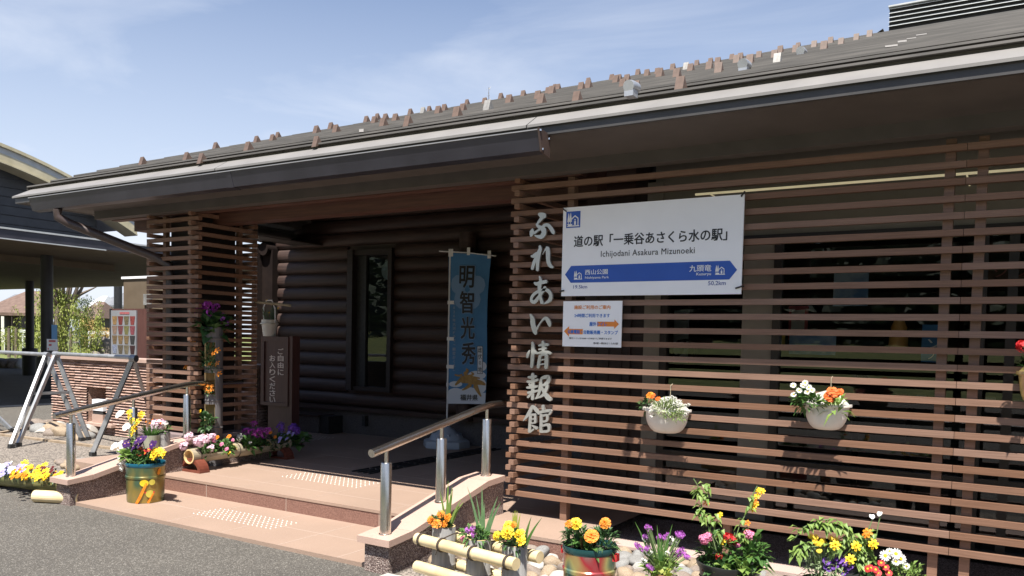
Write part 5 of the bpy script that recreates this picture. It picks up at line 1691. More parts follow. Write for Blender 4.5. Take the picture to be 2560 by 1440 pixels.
o = mb.build('plant', leafm, t, fix=False)
for k in range(7): bloom(o, 'pom_pk' if k == 9 else 'mari_or', (cpt[0] + rnd(-.13, .13), cpt[1] + rnd(-.06, .06), cpt[2] + rnd(.25, .3)), .38)
cp_ = on_x(-3.70, 408, 1145)
cpt = (cp_.x, cp_.y, capz(cp_.y) - .02)
t = small_pot('bamboo_cup_pot', 'short bamboo cup with a pale pink double bloom beside the grey cup pot', cpt, .065, .15, bamboo_grey, .98)
plant(t, (cpt[0], cpt[1], cpt[2] + .14), [(0, 0, .03, .07, .05, .04, 26, .06, leafm)], [('cl_lp', Vector(cpt) + Vector((-.02, -.04, .22)), 1.5), ('cl_lp', Vector(cpt) + Vector((-.05, -.04, .19)), 1.1), ('cl_wh', Vector(cpt) + Vector((.06, -.02, .24)), .7), ('cl_lp', Vector(cpt) + Vector((-.11, -.02, .25)), .6)])

# low bamboo planter by the left wall
B0, B1 = on_z(.12, -60, 1180), Vector((-4.02, -1.16, .115))
mb = MB()
d_ = (B1 - B0).normalized(); s2 = Vector((d_.y, -d_.x, 0)).normalized()
lp = thing('bamboo_log_planter', 'olive green bamboo log planter crowded with yellow and lavender pansies at the left edge', 'planter', tuple(B1))
n = 24
Lb = (B1 - B0).length
def BR(t, a, r): return B0 + d_ * t + s2 * (math.cos(a) * r) + Vector((0, 0, 1)) * (math.sin(a) * r)
for k in range(n):
    a0, a1 = math.pi * .9 + math.pi * 1.2 * k / n, math.pi * .9 + math.pi * 1.2 * (k + 1) / n
    mb.quad(BR(0, a0, .1), BR(Lb, a0, .1), BR(Lb, a1, .1), BR(0, a1, .1), 0)
    mb.quad(BR(0, a0, .085), BR(0, a1, .085), BR(Lb, a1, .085), BR(Lb, a0, .085), 1)
    for t in (0, Lb): mb.quad(BR(t, a0, .1), BR(t, a1, .1), BR(t, a1, .085), BR(t, a0, .085), 1)
for t in (.02, Lb - .02, Lb * .5):
    mb.add([BR(t, math.pi * .9 + math.pi * 1.2 * k / n, .09) for k in range(n + 1)], [tuple(range(n + 1))], 1)
mb.build('trough', [bamboo_green, bamboo_inner], lp, smooth=True, fix=False)
MB().quad(B0 + s2 * .08, B1 + s2 * .08, B1 - s2 * .08, B0 - s2 * .08).build('soil', soilm, lp)
mb = MB()
for t in (.3, Lb - .35): mb.tube([B0 + d_ * t + s2 * .16 - Vector((0, 0, .105)), B0 + d_ * t - s2 * .16 - Vector((0, 0, .105))], .022, 10)
mb.build('bearer', bamboo_green, lp)
cen = (B0 + B1) / 2
def LP(px_, py_): return on_z(rnd(.17, .24), px_, py_)
spec = [('pansy_lv', 16, (0, 62, 1158, 1180), 1.25), ('pansy_wh', 4, (0, 35, 1155, 1178), 1.2), ('pansy_ye', 16, (30, 118, 1168, 1198), 1.2), ('pom_ye', 16, (55, 116, 1158, 1195), 1.35), ('pansy_or', 9, (30, 66, 1172, 1196), 1.2), ('pansy_mr', 12, (50, 155, 1162, 1186), 1.0), ('pansy_ye', 9, (100, 158, 1178, 1196), 1.1), ('pansy_lv', 3, (0, 25, 1178, 1188), 1.1)]
mb = MB()
for k in range(420):
    t = rnd(0, Lb); a = rnd(-.13, .13)
    p = B0 + d_ * t + s2 * a + Vector((0, 0, rnd(.0, .09)))
    leaf(mb, p, (rnd(-1, 1), -.4, rnd(-.5, .8)), rnd(.035, .07), .02, .3)
pp = mb.build('pansy_plants', leafd, lp, fix=False)
for kd, cnt, (xa, xb, ya, yb), sz in spec:
    for k in range(cnt): bloom(pp, kd, LP(rnd(xa, xb), rnd(ya, yb)), sz * rnd(.8, 1.1))

o0 = on_z(.055, 88, 1240)
o1 = o0 + Vector((.40, .18, 0))
mb = MB()
n = 20
d2 = (o1 - o0).normalized(); s3 = Vector((d2.y, -d2.x, 0))
for k in range(n):
    a0, a1 = 2 * math.pi * k / n, 2 * math.pi * (k + 1) / n
    P_ = lambda q, a, r: q + s3 * (math.cos(a) * r) + Vector((0, 0, 1)) * (math.sin(a) * r)
    mb.quad(P_(o0, a0, .055), P_(o1, a0, .055), P_(o1, a1, .055), P_(o0, a1, .055), 0)
    mb.quad(P_(o0, a0, .042), P_(o0, a1, .042), P_(o1, a1, .042), P_(o1, a0, .042), 1)
    for q in (o0, o1): mb.quad(P_(q, a0, .055), P_(q, a1, .055), P_(q, a1, .042), P_(q, a0, .042), 0)
tag(mb.build('bamboo_offcut', [bamboo_pale, bamboo_inner], smooth=True, fix=False), 'short pale hollow bamboo offcut lying on the asphalt by the left low wall', 'bamboo')
# pink granite block beyond the left wall
mb = MB()
q = [on_z(.1, 187, 1147), on_z(.1, 305, 1130)]
mb.box(-5.62, -3.9, -.30, .30, 0, .10)
tag(mb.build('granite_step', pinktile), 'low flat pink granite step beyond the left handrail', 'step')

# triple bamboo planter, lower right
tri = thing('triple_bamboo_planter', 'three grey bamboo tube planters lashed between two pale bamboo rails', 'planter', (.85, -1.65, 0))
TRI = [at(1110, 1314, 4.86), at(1197, 1345, 4.66), at(1287, 1360, 4.49)]
def tri_tube(i, c):
    mb = MB()
    r = .0705
    top = c.z
    mb.lathe((c.x, c.y, 0), [(r, .0), (r, .20), (r + .004, .21), (r, .22), (r, top - .008), (r - .004, top), (r - .013, top), (r - .013, top - .06)], 30, m=0)
    mb.lathe((c.x, c.y, 0), [(r - .002, top + .0006), (r - .012, top + .0006)], 30, m=1)
    t = mb.build('bamboo_tube', [bamboo_grey, bamboo_inner], tri, smooth=True)
    MB().lathe((c.x, c.y, top - .05), [(.001, .01), (r - .013, 0)], 16).build('soil', soilm, t)
for i, c in enumerate(TRI): tri_tube(i, c)
e0, e1 = Vector((TRI[0].x, TRI[0].y, 0)), Vector((TRI[2].x, TRI[2].y, 0))
dd = (e1 - e0).normalized(); nn = Vector((dd.y, -dd.x, 0))
def bam(mb, a, b, r, nodes):
    L_ = (b - a).length
    pts_, rs_ = [a], [r]
    for t in nodes:
        for dt, dr in ((-.012, 0), (0, .0035), (.004, .001), (.016, 0)):
            pts_.append(a + (b - a) * t + (b - a).normalized() * dt); rs_.append(r + dr)
    pts_.append(b); rs_.append(r)
    mb.tube(pts_, rs_, 18)
for zt, nm in ((.352, 0), (.185, 1)):
    for sgn in (1, -1):
        a = e0 + nn * (.1 * sgn) - dd * .125 + Vector((0, 0, zt))
        b = e1 + nn * (.1 * sgn) + dd * .10 + Vector((0, 0, zt))
        mb = MB(); bam(mb, a, b, .0345, (.62,) if sgn > 0 else (.3, .8)); mb.build('bamboo_rail', bamboo_pale, tri, smooth=True)
mb = MB()
for t in (-.085, .085, .335, .60):
    for zt in (.352,):
        c = e0 + dd * t + Vector((0, 0, zt))
        for w_ in (0, .008):
            ring = [c + dd * w_ + nn * (.1 + .039 * math.cos(a)) + Vector((0, 0, .039 * math.sin(a))) for a in [2 * math.pi * k / 16 for k in range(17)]]
            mb.tube(ring, .0042, 5)
        mb.tube([c + nn * .1 + Vector((0, 0, .034)), c + Vector((0, 0, .05)), c - nn * .1 + Vector((0, 0, .034))], .004, 5)
        mb.tube([c + nn * .13 - Vector((0, 0, .02)), c + nn * .135 - Vector((0, 0, .055)) - dd * .012], .003, 5)
mb.build('lashing', cordm, tri)
def iris(parent, c, hs, m):
    mb = MB()
    for (dx, dy, h, ln) in hs: blade(mb, (c.x + dx * .2, c.y + dy * .2, c.z - .03), (c.x + dx + ln, c.y + dy, c.z + h), rnd(.016, .024), n=7)
    return mb.build('sword_leaves', m, parent, fix=False)
c = TRI[0]
iris(tri, c + Vector((.01, .02, 0)), [(.0, 0, .27, .0), (-.04, 0, .20, -.02), (.03, .01, .22, .0), (.06, 0, .17, .04), (.07, .02, .15, .03), (.02, 0, .24, .01)], leafl)
plant(tri, c - Vector((0, 0, .03)), [(-.01, -.03, .05, .06, .04, .04, 70, .045, leafd, .3)], [('mari_or', c + Vector((dx, dy, dz)), s_) for dx, dy, dz, s_ in ((-.055, -.05, .035, 1.15), (-.01, -.02, .07, 1.05), (.055, -.04, .06, 1.2), (.005, -.08, .025, 1.3), (.04, -.05, .025, .9))], 'marigold_plant')
c = TRI[1]
iris(tri, c + Vector((.02, .02, 0)), [(-.10, 0, .28, -.02), (-.04, .0, .24, -.02), (-.02, 0, .30, .0), (.03, 0, .17, .03), (.06, 0, .25, .03), (.08, 0, .22, .03), (.0, 0, .2, .0)], mat('leaf_blue_green', (.08, .17, .06), (.16, .26, .12), 14, .5, trans=.2))
plant(tri, c - Vector((0, 0, .03)), [(-.01, -.03, .045, .08, .05, .05, 90, .05, leafm, .3)], [('cl_mv', c + Vector((-.03, -.06, .05)), .5), ('cl_mv', c + Vector((.0, -.06, .065)), .4), ('cl_pk', c + Vector((-.06, -.07, .0)), .35), ('cl_mv', c + Vector((.01, -.07, .035)), .35)], 'small_pink_plant')
c = TRI[2]
iris(tri, c + Vector((-.01, .02, 0)), [(-.02, 0, .17, .0), (-.01, 0, .18, .0), (.0, 0, .185, .0), (.01, 0, .18, .0), (.02, 0, .17, .01)], leafy)
iris(tri, c + Vector((.04, .02, 0)), [(.03, 0, .16, .02), (.06, .01, .16, .05)], leafm)
plant(tri, c - Vector((0, 0, .03)), [(0, -.03, .05, .07, .05, .05, 120, .05, leafd, .3)], [('mari_ye', c + Vector((dx, dy, dz)), s_) for dx, dy, dz, s_ in ((-.075, -.06, .045, 1.15), (-.03, -.02, .10, 1.2), (-.005, -.07, .075, 1.5), (.055, -.04, .07, 1.3), (.075, -.06, .04, 1.2))] + [('mari_or', c + Vector((.0, -.02, .11)), .8)], 'marigold_plant')
mb = MB()
p0 = on_z(.06, 1012, 1412)
mb.box(.08, 1.55, -1.84, -1.52, 0, .055)
tag(mb.build('stone_slab', peb_w), 'pale flat stone slab under the triple bamboo planter', 'stone')

# second painted pail
c2 = at(1475, 1362, 4.5)
c2 = (c2.x, c2.y, .06)
zr = at(1475, 1360, 4.5).z
p2 = pail('painted_pail', 'teal and red spray painted pail of marigolds at the bottom centre of the stone bed', c2, .152, zr - .06, pail_b, darkrim)
T = Vector((c2[0], c2[1], zr - .02))
Q = lambda px_, py_, d=4.42: at(px_, py_, d)
plant(p2, T, [(-.07, -.02, .05, .08, .07, .05, 170, .05, leafd, .28), (.08, -.01, .05, .07, .07, .06, 150, .055, leafd, .25), (-.01, -.07, .02, .07, .03, .03, 30, .07, leafm, .5)],
      [('mari_ye', Q(1440, 1309), 1.35), ('mari_or', Q(1422, 1309), 1.0), ('mari_or', Q(1513, 1308), 1.35), ('cal_or', Q(1479, 1341, 4.36), 1.75), ('mari_or', Q(1424, 1316), .6)], 'marigold_plant')
mb = MB()
for k in range(16): leaf(mb, T + Vector((rnd(-.05, .03), rnd(-.08, 0), 0)), (rnd(-.6, .6), -.4, 1), rnd(.07, .1), .045, .1, random.choice((0, 0, 1)))
mb.build('broad_leaves', [leafm, mat('leaf_bronze', (.14, .07, .03), (.2, .1, .05), 12, .5)], p2, fix=False)
mb = MB()
for s_ in (-1, 1):
    mb.box(c2[0] + s_ * .158 - .012, c2[0] + s_ * .158 + .012, c2[1] - .02, c2[1] + .02, zr - .07, zr - .03)
mb.build('handle_lug', P_re, p2)

# pot of mauve stocks
c3 = at(1652, 1432, 4.45); c3 = (c3.x, c3.y, .05)
z3 = at(1652, 1432, 4.45).z
t = small_pot('terracotta_pot', 'small brown pot of mauve and white stocks with thin upright leaves', c3, .055, z3 - .05, mat('terracotta', (.30, .13, .07), (.38, .18, .1), 9, .7), .8)
S_ = lambda px_, py_, d=4.45: at(px_, py_, d + rnd(-.06, .06))
tips = [('cl_mv', S_(*q), s_) for q, s_ in (((1598, 1368), .55), ((1604, 1374), .5), ((1615, 1372), .5), ((1592, 1364), .4), ((1620, 1318), .4), ((1626, 1324), .42), ((1618, 1314), .3), ((1652, 1342), .55), ((1662, 1346), .5), ((1668, 1338), .45), ((1694, 1333), .45), ((1704, 1340), .5), ((1700, 1336), .45), ((1683, 1386), .55), ((1692, 1392), .5), ((1708, 1382), .55), ((1716, 1390), .5), ((1700, 1376), .5), ((1628, 1420), .5), ((1634, 1428), .5), ((1676, 1410), .3), ((1612, 1340), .4))]
tips = [(k_, p_ + Vector((rnd(-.016, .016), rnd(-.01, .01), rnd(-.014, .014))) * (j > 0), s_ * rnd(.45, .75)) for k_, p_, s_ in tips for j in range(3)]
tips += [('cl_wh', S_(*q), s_) for q, s_ in (((1614, 1345), .4), ((1678, 1350), .5), ((1688, 1356), .42), ((1622, 1380), .4), ((1634, 1384), .35), ((1610, 1402), .4), ((1668, 1382), .3))]
plant(t, Vector((c3[0], c3[1], z3 - .02)), [(0, 0, .03, .09, .08, .05, 80, .06, leafl, .4), (.03, -.05, -.01, .06, .04, .03, 30, .06, leafy, .7), (0, 0, .12, .12, .09, .08, 60, .03, leafl, .25)], tips, 'stock_plant')
iris(t, Vector((c3[0], c3[1], z3)), [(-.16, 0, .26, .0), (-.03, 0, .26, .0), (.02, 0, .2, -.02), (.02, .02, .27, .03)], leafm)

# black pot with climbing nasturtium-like vine
c4 = at(1824, 1404, 4.5)
z4 = c4.z
c4 = (c4.x, c4.y, .04)
t = thing('black_pot', 'wide black plastic pot of red and pink flowers with tall trailing yellow stems', 'flower pot', c4)
r4 = .178
mb = MB()
mb.lathe(c4, [(.001, 0), (r4 * .72, 0), (r4 * .92, z4 - .08), (r4, z4 - .06), (r4 * 1.02, z4 - .04), (r4 * .95, z4 - .04), (r4 * .9, z4 - .09)], 40)
mb.build('pot', blackpot, t, smooth=True)
MB().lathe((c4[0], c4[1], z4 - .085), [(.001, .01), (r4 * .92, 0)], 20).build('soil', soilm, t)
T = Vector((c4[0], c4[1], z4 - .06))
V_ = lambda px_, py_, d=4.45: at(px_, py_, d)
plant(t, T, [(-.09, 0, .10, .08, .07, .10, 110, .065, leafm, .4), (.10, 0, .12, .09, .07, .10, 130, .07, leafm, .45), (.08, -.07, .03, .10, .05, .05, 60, .09, leafl, .45), (-.02, -.08, .02, .07, .05, .04, 40, .07, leafd, .5)],
      [('cl_pk', V_(1760, 1348), .6), ('cl_pk', V_(1770, 1342), .55), ('cl_re', V_(1820, 1344), .6), ('cl_re', V_(1830, 1348), .65), ('cl_pk', V_(1868, 1337), .6), ('cl_pk', V_(1878, 1342), .6), ('cl_pk', V_(1846, 1365), .4), ('cl_re', V_(1797, 1391), .4), ('cl_re', V_(1762, 1422), .35), ('cl_wh', V_(1845, 1400), .4), ('cl_wh', V_(1880, 1404), .35)], 'impatiens_plant')
mb = MB()
vines = [[(1790, 1375), (1778, 1330), (1757, 1290), (1752, 1250), (1745, 1215), (1734, 1197)], [(1775, 1310), (1790, 1292), (1805, 1285), (1800, 1300)], [(1838, 1350), (1850, 1310), (1868, 1280), (1880, 1240), (1893, 1215)], [(1796, 1360), (1785, 1340), (1800, 1325), (1806, 1340)]]
for vn in vines: mb.tube([V_(*q) for q in vn], .0032, 5, m=1)
for q, k in (((1752, 1222), 9), ((1760, 1215), 8), ((1763, 1240), 9), ((1756, 1268), 7), ((1752, 1285), 7), ((1790, 1300), 9), ((1782, 1290), 5), ((1800, 1330), 7), ((1770, 1310), 4), ((1880, 1240), 3), ((1872, 1268), 4), ((1858, 1305), 4), ((1852, 1330), 5), ((1862, 1340), 6), ((1758, 1230), 6)):
    for _ in range(k): leaf(mb, V_(q[0] + rnd(-7, 7), q[1] + rnd(-8, 8)), (rnd(-1, 1), -.5, rnd(-.8, .3)), rnd(.03, .055), .026, .4)
o = mb.build('vine', [leafl, stemm], t, fix=False)
for q in ((1766, 1258), (1800, 1288), (1798, 1340), (1806, 1354), (1897, 1226), (1893, 1240), (1888, 1254), (1890, 1262), (1883, 1273), (1868, 1307), (1866, 1330), (1858, 1350), (1905, 1228)): bloom(o, 'poppy' if random.random() < .3 else 'pom_ye', V_(*q), .62)

# pots at the lower right edge of the bed
def low_pot(label, px_, py_, d, r):
    c = at(px_, py_, d)
    zt = c.z
    return small_pot('flower_pot', label, (c.x, c.y, .03), r, max(.1, zt - .03), blackpot, .75), Vector((c.x, c.y, zt - .02))
G = lambda px_, py_, d=4.25: at(px_, py_, d)
t, T = low_pot('dark pot of tall yellow daisies behind purple violas in the lower right', 2050, 1446, 4.3, .09)
plant(t, T, [(0, 0, .07, .08, .07, .09, 180, .06, leafs, .2)], [('daisy_ye', G(*q), .55) for q in ((2027, 1340), (2040, 1342), (2036, 1352), (2056, 1351), (2042, 1358), (2062, 1360), (2077, 1344), (2090, 1348), (2050, 1359), (2048, 1376))], 'yellow_daisy_plant')
plant(t, T + Vector((.08, -.06, 0)), [(.1, -.06, -.0, .07, .05, .04, 60, .05, leafm)], [('pansy_pu', G(*q), .85) for q in ((2070, 1420), (2087, 1415), (2098, 1402), (2112, 1408), (2122, 1417), (2110, 1432), (2068, 1404), (2118, 1400), (2092, 1394))], 'viola_plant')
t, T = low_pot('dark pot with an arching leafy vine and small yellow blossoms in the lower right', 2150, 1446, 4.32, .09)
mb = MB()
arcs = [[(2155, 1440), (2150, 1380), (2120, 1330), (2090, 1298), (2050, 1300), (2010, 1318), (1982, 1352)], [(2150, 1440), (2160, 1380), (2190, 1345), (2196, 1310), (2202, 1285)], [(2120, 1335), (2105, 1345), (2060, 1365), (2010, 1368), (1985, 1388)], [(2160, 1430), (2150, 1370), (2165, 1335), (2176, 1312), (2183, 1292)]]
for vn in arcs: mb.tube([G(*q) for q in vn], .003, 5, m=1)
for q, k in (((2052, 1305), 8), ((2060, 1312), 8), ((2022, 1318), 7), ((1998, 1325), 5), ((2085, 1305), 8), ((2095, 1310), 6), ((2112, 1322), 12), ((2125, 1335), 10), ((1985, 1345), 3), ((1990, 1385), 5), ((2005, 1370), 9), ((2020, 1355), 5), ((2075, 1370), 8), ((2108, 1362), 9), ((2130, 1350), 14), ((2150, 1350), 16), ((2160, 1370), 16), ((2140, 1375), 14), ((2150, 1395), 14), ((2170, 1345), 8), ((2185, 1335), 8), ((2180, 1390), 8), ((2140, 1410), 8)):
    for _ in range(k): leaf(mb, G(q[0] + rnd(-9, 9), q[1] + rnd(-9, 9)), (rnd(-1, 1), -.5, rnd(-.8, .4)), rnd(.035, .06), .028, .35)
o = mb.build('vine', [leafl, stemm], t, fix=False)
for q in ((2168, 1333), (2183, 1360), (2088, 1363), (2126, 1398), (2140, 1365)): bloom(o, 'pom_or' if random.random() < .3 else 'pom_ye', G(*q, 4.2), .9)
for q in ((2199, 1285), (2180, 1292)): bloom(o, 'pansy_wh', G(*q), .5)
t, T = low_pot('dark pot of red daisies and white marguerites in the lower right', 2226, 1450, 4.2, .11)
plant(t, T, [(-.05, 0, .04, .09, .06, .05, 70, .06, leafd), (.08, 0, .05, .08, .06, .07, 110, .045, leafl, .25)],
      [('daisy_re', G(*q, 4.12), .66) for q in ((2169, 1422), (2177, 1420), (2189, 1424), (2203, 1407), (2214, 1418), (2222, 1432), (2195, 1432))] + [('daisy_wh', G(*q, 4.12), s_) for q, s_ in (((2213, 1389), 1.15), ((2240, 1384), 1.15), ((2252, 1397), 1.1), ((2240, 1404), .85), ((2224, 1378), .8), ((2266, 1415), .7))], 'daisy_plant')

# hanging half pots on the screen
def wall_pot(label, px0, px1, pyr, pyb, m, yc=-.09):
    a, b, bt = on_y(yc, px0, pyr), on_y(yc, px1, pyr), on_y(yc, (px0 + px1) / 2, pyb)
    cx, zt, r = (a.x + b.x) / 2, (a.z + b.z) / 2, (b.x - a.x) / 2 * .97
    h = zt - bt.z
    t = thing('hanging_wall_pot', label, 'flower pot', (cx, yc, bt.z))
    mb = MB()
    prof = [(.001, 0), (r * .38, .0), (r * .52, h * .04), (r * .66, h * .16), (r * .76, h * .32), (r * .80, h * .42), (r * .815, h * .45), (r * .89, h * .84), (r * .90, h * .88), (r * 1.0, h * .91), (r * 1.0, h * 1.0), (r * .93, h * 1.0), (r * .88, h * .86)]
    cy = -.012
    mb.lathe((cx, cy, bt.z), prof, 36, math.pi, 2 * math.pi, sy=.98)
    mb.add([(cx - r, cy + .002, zt - .02), (cx + r, cy + .002, zt - .02), (cx + r * .5, cy + .002, zt + .06), (cx, cy + .002, zt + .085), (cx - r * .5, cy + .002, zt + .06)], [(0, 1, 2, 3, 4)])
    mb.build('pot', m, t, smooth=True, fix=False)
    MB().lathe((cx, cy, zt - .03), [(.001, .015), (r * .9, 0)], 20, math.pi, 2 * math.pi, sy=.96).build('soil', soilm, t)
    zh = zt + .16
    MB().tube([(cx + .02, cy - .006, zt + .05), (cx + .02, cy - .006, zh), (cx + .02, .02, zh + .012)], .003, 6).build('hook', bamboo_tan, t)
    return t, Vector((cx, -.11, zt - .035)), r
H = lambda px_, py_, y=-.19: on_y(y, px_, py_)
t, T, r = wall_pot('cream half round pot of white flowers with one orange bloom hooked on the slats', 1598, 1722, 1022, 1084, potwhite)
plant(t, T, [(.04, -.03, .05, .12, .07, .055, 380, .04, mat('leaf_pale_green', (.24, .33, .11), (.38, .45, .2), 18, .6, trans=.25), .16), (.12, -.06, .0, .08, .04, .04, 110, .03, leafl, .25), (-.12, 0, .05, .04, .04, .04, 30, .05, leafd)],
      [('mari_or', H(1625, 988), 1.2), ('cal_ro', H(1631, 990), 1.1), ('cal_ro', H(1645, 997), .9)] + [('cl_wh', H(*q), .28) for q in ((1672, 995), (1680, 993), (1688, 996), (1668, 1000), (1660, 1004), (1700, 1012), (1714, 1014), (1722, 1012), (1721, 1028), (1714, 1036), (1672, 1033), (1668, 1038), (1628, 1042), (1692, 1006), (1685, 1010), (1700, 1002), (1626, 1030))], 'alyssum_plant')
t, T, r = wall_pot('cream half round pot of white daisies and a large orange bloom hooked on the slats', 1998, 2128, 1010, 1076, potwhite)
plant(t, T, [(-.10, -.03, .05, .09, .06, .05, 140, .055, leafm, .4), (.07, -.04, .02, .06, .04, .04, 24, .09, leafl, .35)],
      [('cal_ro', H(2080, 978), 1.5), ('cal_ro', H(2072, 990), 1.5), ('cal_ro', H(2088, 984), 1.4), ('cal_ro', H(2100, 980), 1.1), ('cal_ro', H(2076, 998), 1.1)] + [('daisy_wh', H(*q), .8) for q in ((1983, 963), (2008, 963), (2013, 957), (1984, 986), (1998, 976), (2018, 980), (2030, 975), (2022, 968))], 'daisy_plant')
t, T, r = wall_pot('yellow and pink splashed half round pot at the right end of the visible screen', 2538, 2672, 930, 1018, pail_c)
plant(t, T, [(-.03, -.03, .06, .07, .05, .07, 50, .05, leafm, .5), (.09, -.03, .1, .10, .06, .08, 70, .06, leafm, .5)], [('cl_re', H(2556, 864), .7), ('cl_re', H(2562, 868), .7), ('cl_pk', H(2600, 860), .7), ('cl_re', H(2640, 880), .7)], 'geranium_plant')

# ================================================================== TRESTLE BARRIERS
def trestle(label, ax0, foot0, ax1, foot1, ends=(True, True)):
    """ax: apex point; foot: list of the feet"""
    t = thing('trestle_barrier', label, 'barrier', tuple((Vector(ax0) + Vector(ax1)) / 2 - Vector((0, 0, .8))))
    MB().tube([ax0, ax1], .026, 14).build('top_bar', alu, t, smooth=True)
    for ap, ft in ((ax0, foot0), (ax1, foot1)):
        for f in ft:
            lg = MB().bar(ap, Vector(f) + Vector((0, 0, .05)), .036, .055).build('leg', alud if f is ft[-1] else alu, t)
            d = (Vector(f) - Vector(ap)).normalized()
            MB().bar(Vector(f) + Vector((0, 0, .06)) - d * .0, Vector(f) + d * .0, .06, .07, up=(1, 0, 0)).build('rubber_foot', black, lg)
        if len(ft) > 1:
            k = .44
            p, q = Vector(ap).lerp(Vector(ft[0]), k), Vector(ap).lerp(Vector(ft[-1]), k)
            MB().bar(p, q, .018, .035).build('brace', alud, t)
        mb = MB().tube([Vector(ap) + Vector((-.03, -.01, -.01)), Vector(ap) + Vector((.045, .012, -.012))], .045, 12)
        mb.build('clamp', alud, t, smooth=True)
a1_, a2_ = at(115, 886, 11.55), at(140, 884, 11.5)
b2_ = at(333, 894, 10.0)
fA = [on_z(0, 28, 1122), on_z(0, 204, 1104)]
fB = [on_z(0, 46, 1118), on_z(0, 220, 1102)]
fC = [on_z(0, 232, 1142), on_z(0, 384, 1068)]
trestle('aluminium trestle barrier standing before the ribbed stone wall', a2_, fB, b2_, fC)
a0_ = at(-190, 870, 13.2)
trestle('aluminium trestle barrier running out of the picture at the left', a0_, [on_z(0, -170, 1110), on_z(0, 28, 1082)], a1_, fA)

# ================================================================== RIBBED STONE WALL WITH NICHE LAMP
sy_ = 1.8
wx_l, wx_r = on_y(sy_, 133, 980).x, -4.92
wz_t = on_y(sy_, 250, 893).z
nz_t, nz_b = on_y(sy_, 245, 966).z, on_y(sy_, 245, 1056).z
nxl, nxr = on_y(sy_, 221, 1000).x, on_y(sy_, 269, 1000).x
rw = thing('ribbed_stone_wall', 'pinkish ribbed split stone wall with a flat pink cap and a square niche', 'wall', ((wx_l + wx_r) / 2, sy_, 0))
mb = MB()
nr = 30
zs = [(-.12) + (wz_t - .05 + .12) * k / nr for k in range(nr + 1)]
def rib(xa, xb, z0, z1):
    step = .16
    n_ = max(1, int((xb - xa) / step))
    for i in range(n_):
        a, b = xa + (xb - xa) * i / n_, xa + (xb - xa) * (i + 1) / n_
        o_ = rnd(.0, .012)
        zm_ = z0 + (z1 - z0) * .22 + rnd(-.004, .004)
        mb.add([(a, sy_, z0), (b, sy_, z0), (b, sy_ - .03 - o_, zm_), (a, sy_ - .03 - o_, zm_), (b, sy_, z1), (a, sy_, z1)], [(0, 1, 2, 3), (3, 2, 4, 5)])
for z0, z1 in zip(zs[:-1], zs[1:]):
    zc_ = (z0 + z1) / 2
    if nz_b < zc_ < nz_t:
        rib(wx_l, nxl, z0, z1); rib(nxr, wx_r, z0, z1)
    else: rib(wx_l, wx_r, z0, z1)
    mb.add([(wx_l, sy_, z0), (wx_l - .02, sy_ + .15, zc_), (wx_l, sy_ + .30, z0), (wx_l, sy_ + .3, z1), (wx_l, sy_, z1)], [(0, 1, 4), (1, 2, 3), (1, 3, 4)])
    mb.add([(wx_r, sy_, z0), (wx_r + .02, sy_ + .15, zc_), (wx_r, sy_ + .30, z0), (wx_r, sy_ + .3, z1), (wx_r, sy_, z1)], [(0, 1, 4), (1, 2, 3), (1, 3, 4)])
mb.quad((wx_l, sy_ + .3, -.1), (wx_r, sy_ + .3, -.1), (wx_r, sy_ + .3, wz_t - .05), (wx_l, sy_ + .3, wz_t - .05))
za_, zb2 = min(zs, key=lambda z: abs(z - nz_b)), min(zs, key=lambda z: abs(z - nz_t))
for x in (nxl, nxr): mb.quad((x, sy_, za_), (x, sy_ + .3, za_), (x, sy_ + .3, zb2), (x, sy_, zb2))
mb.quad((nxl, sy_, zb2), (nxr, sy_, zb2), (nxr, sy_ + .3, zb2), (nxl, sy_ + .3, zb2))
mb.build('masonry', stonewall, rw, fix=False)
MB().box(wx_l - .03, wx_r + .03, sy_ - .07, sy_ + .36, wz_t - .05, wz_t).build('cap', capstone, rw)
MB().box(nxl + .0, nxr + .25, sy_ - .10, sy_ + .29, za_ - .04, za_ + .001).build('sill', capstone, rw)
lx0, lx1 = on_y(sy_ + .02, 241, 1000).x, on_y(sy_ + .02, 268, 1000).x
lm = thing('niche_lamp', 'small square white lamp on a pink stone foot in the niche of the ribbed wall', 'lamp', ((lx0 + lx1) / 2, sy_, za_))
zm1, zm2 = on_y(sy_, 255, 1036).z, on_y(sy_, 255, 1030).z
MB().box(lx0, lx1, sy_ - .05, sy_ + .14, za_, zm1).build('foot', capstone, lm)
MB().box(lx0 + .01, lx1 - .01, sy_ - .04, sy_ + .13, zm1, zm2 + .02).build('collar', black, lm)
MB().box(lx0, lx1, sy_ - .05, sy_ + .14, zm2 + .02, on_y(sy_, 255, 999).z).build('lamp_shade', whitep, lm)

# ================================================================== LEFT BUILDING WITH CANOPY
can = thing('canopy_hall', 'dark clad hall with arched cream edged roof above a canopy on black pillars', 'building', (-20, 6, 0))
cx0 = -13.2
cz0, cz1 = 3.30, 3.53
cyA, cyB = -6.0, 12.9
mb = MB()
mb.box(-60, cx0 - .02, cyA, cyB, cz0, cz0 + .02, 0)
mb.box(-60, -16.5, 2.0, 7.2, cz0 - .16, cz0 - .001, 0)
mb.build('canopy_soffit', canopym, can)
mb = MB()
mb.box(cx0 - .04, cx0, cyA, cyB, cz0 + .021, cz1 - .035, 0)
mb.box(cx0 - .1, cx0 + .02, cyA, cyB, cz1 - .033, cz1 + .0, 1)
mb.box(cx0 - .02, cx0 + .012, cyA, 4.9, cz0 - .0, cz0 + .022, 1)
mb.box(-60, cx0 - .1, cyA, cyB, cz0 + .10, cz0 + .14, 0)
mb.box(-60, cx0 - .05, cyB, cyB + .04, cz0, cz1, 0)
mb.build('canopy_edge', [gutterm, palegrey], can)
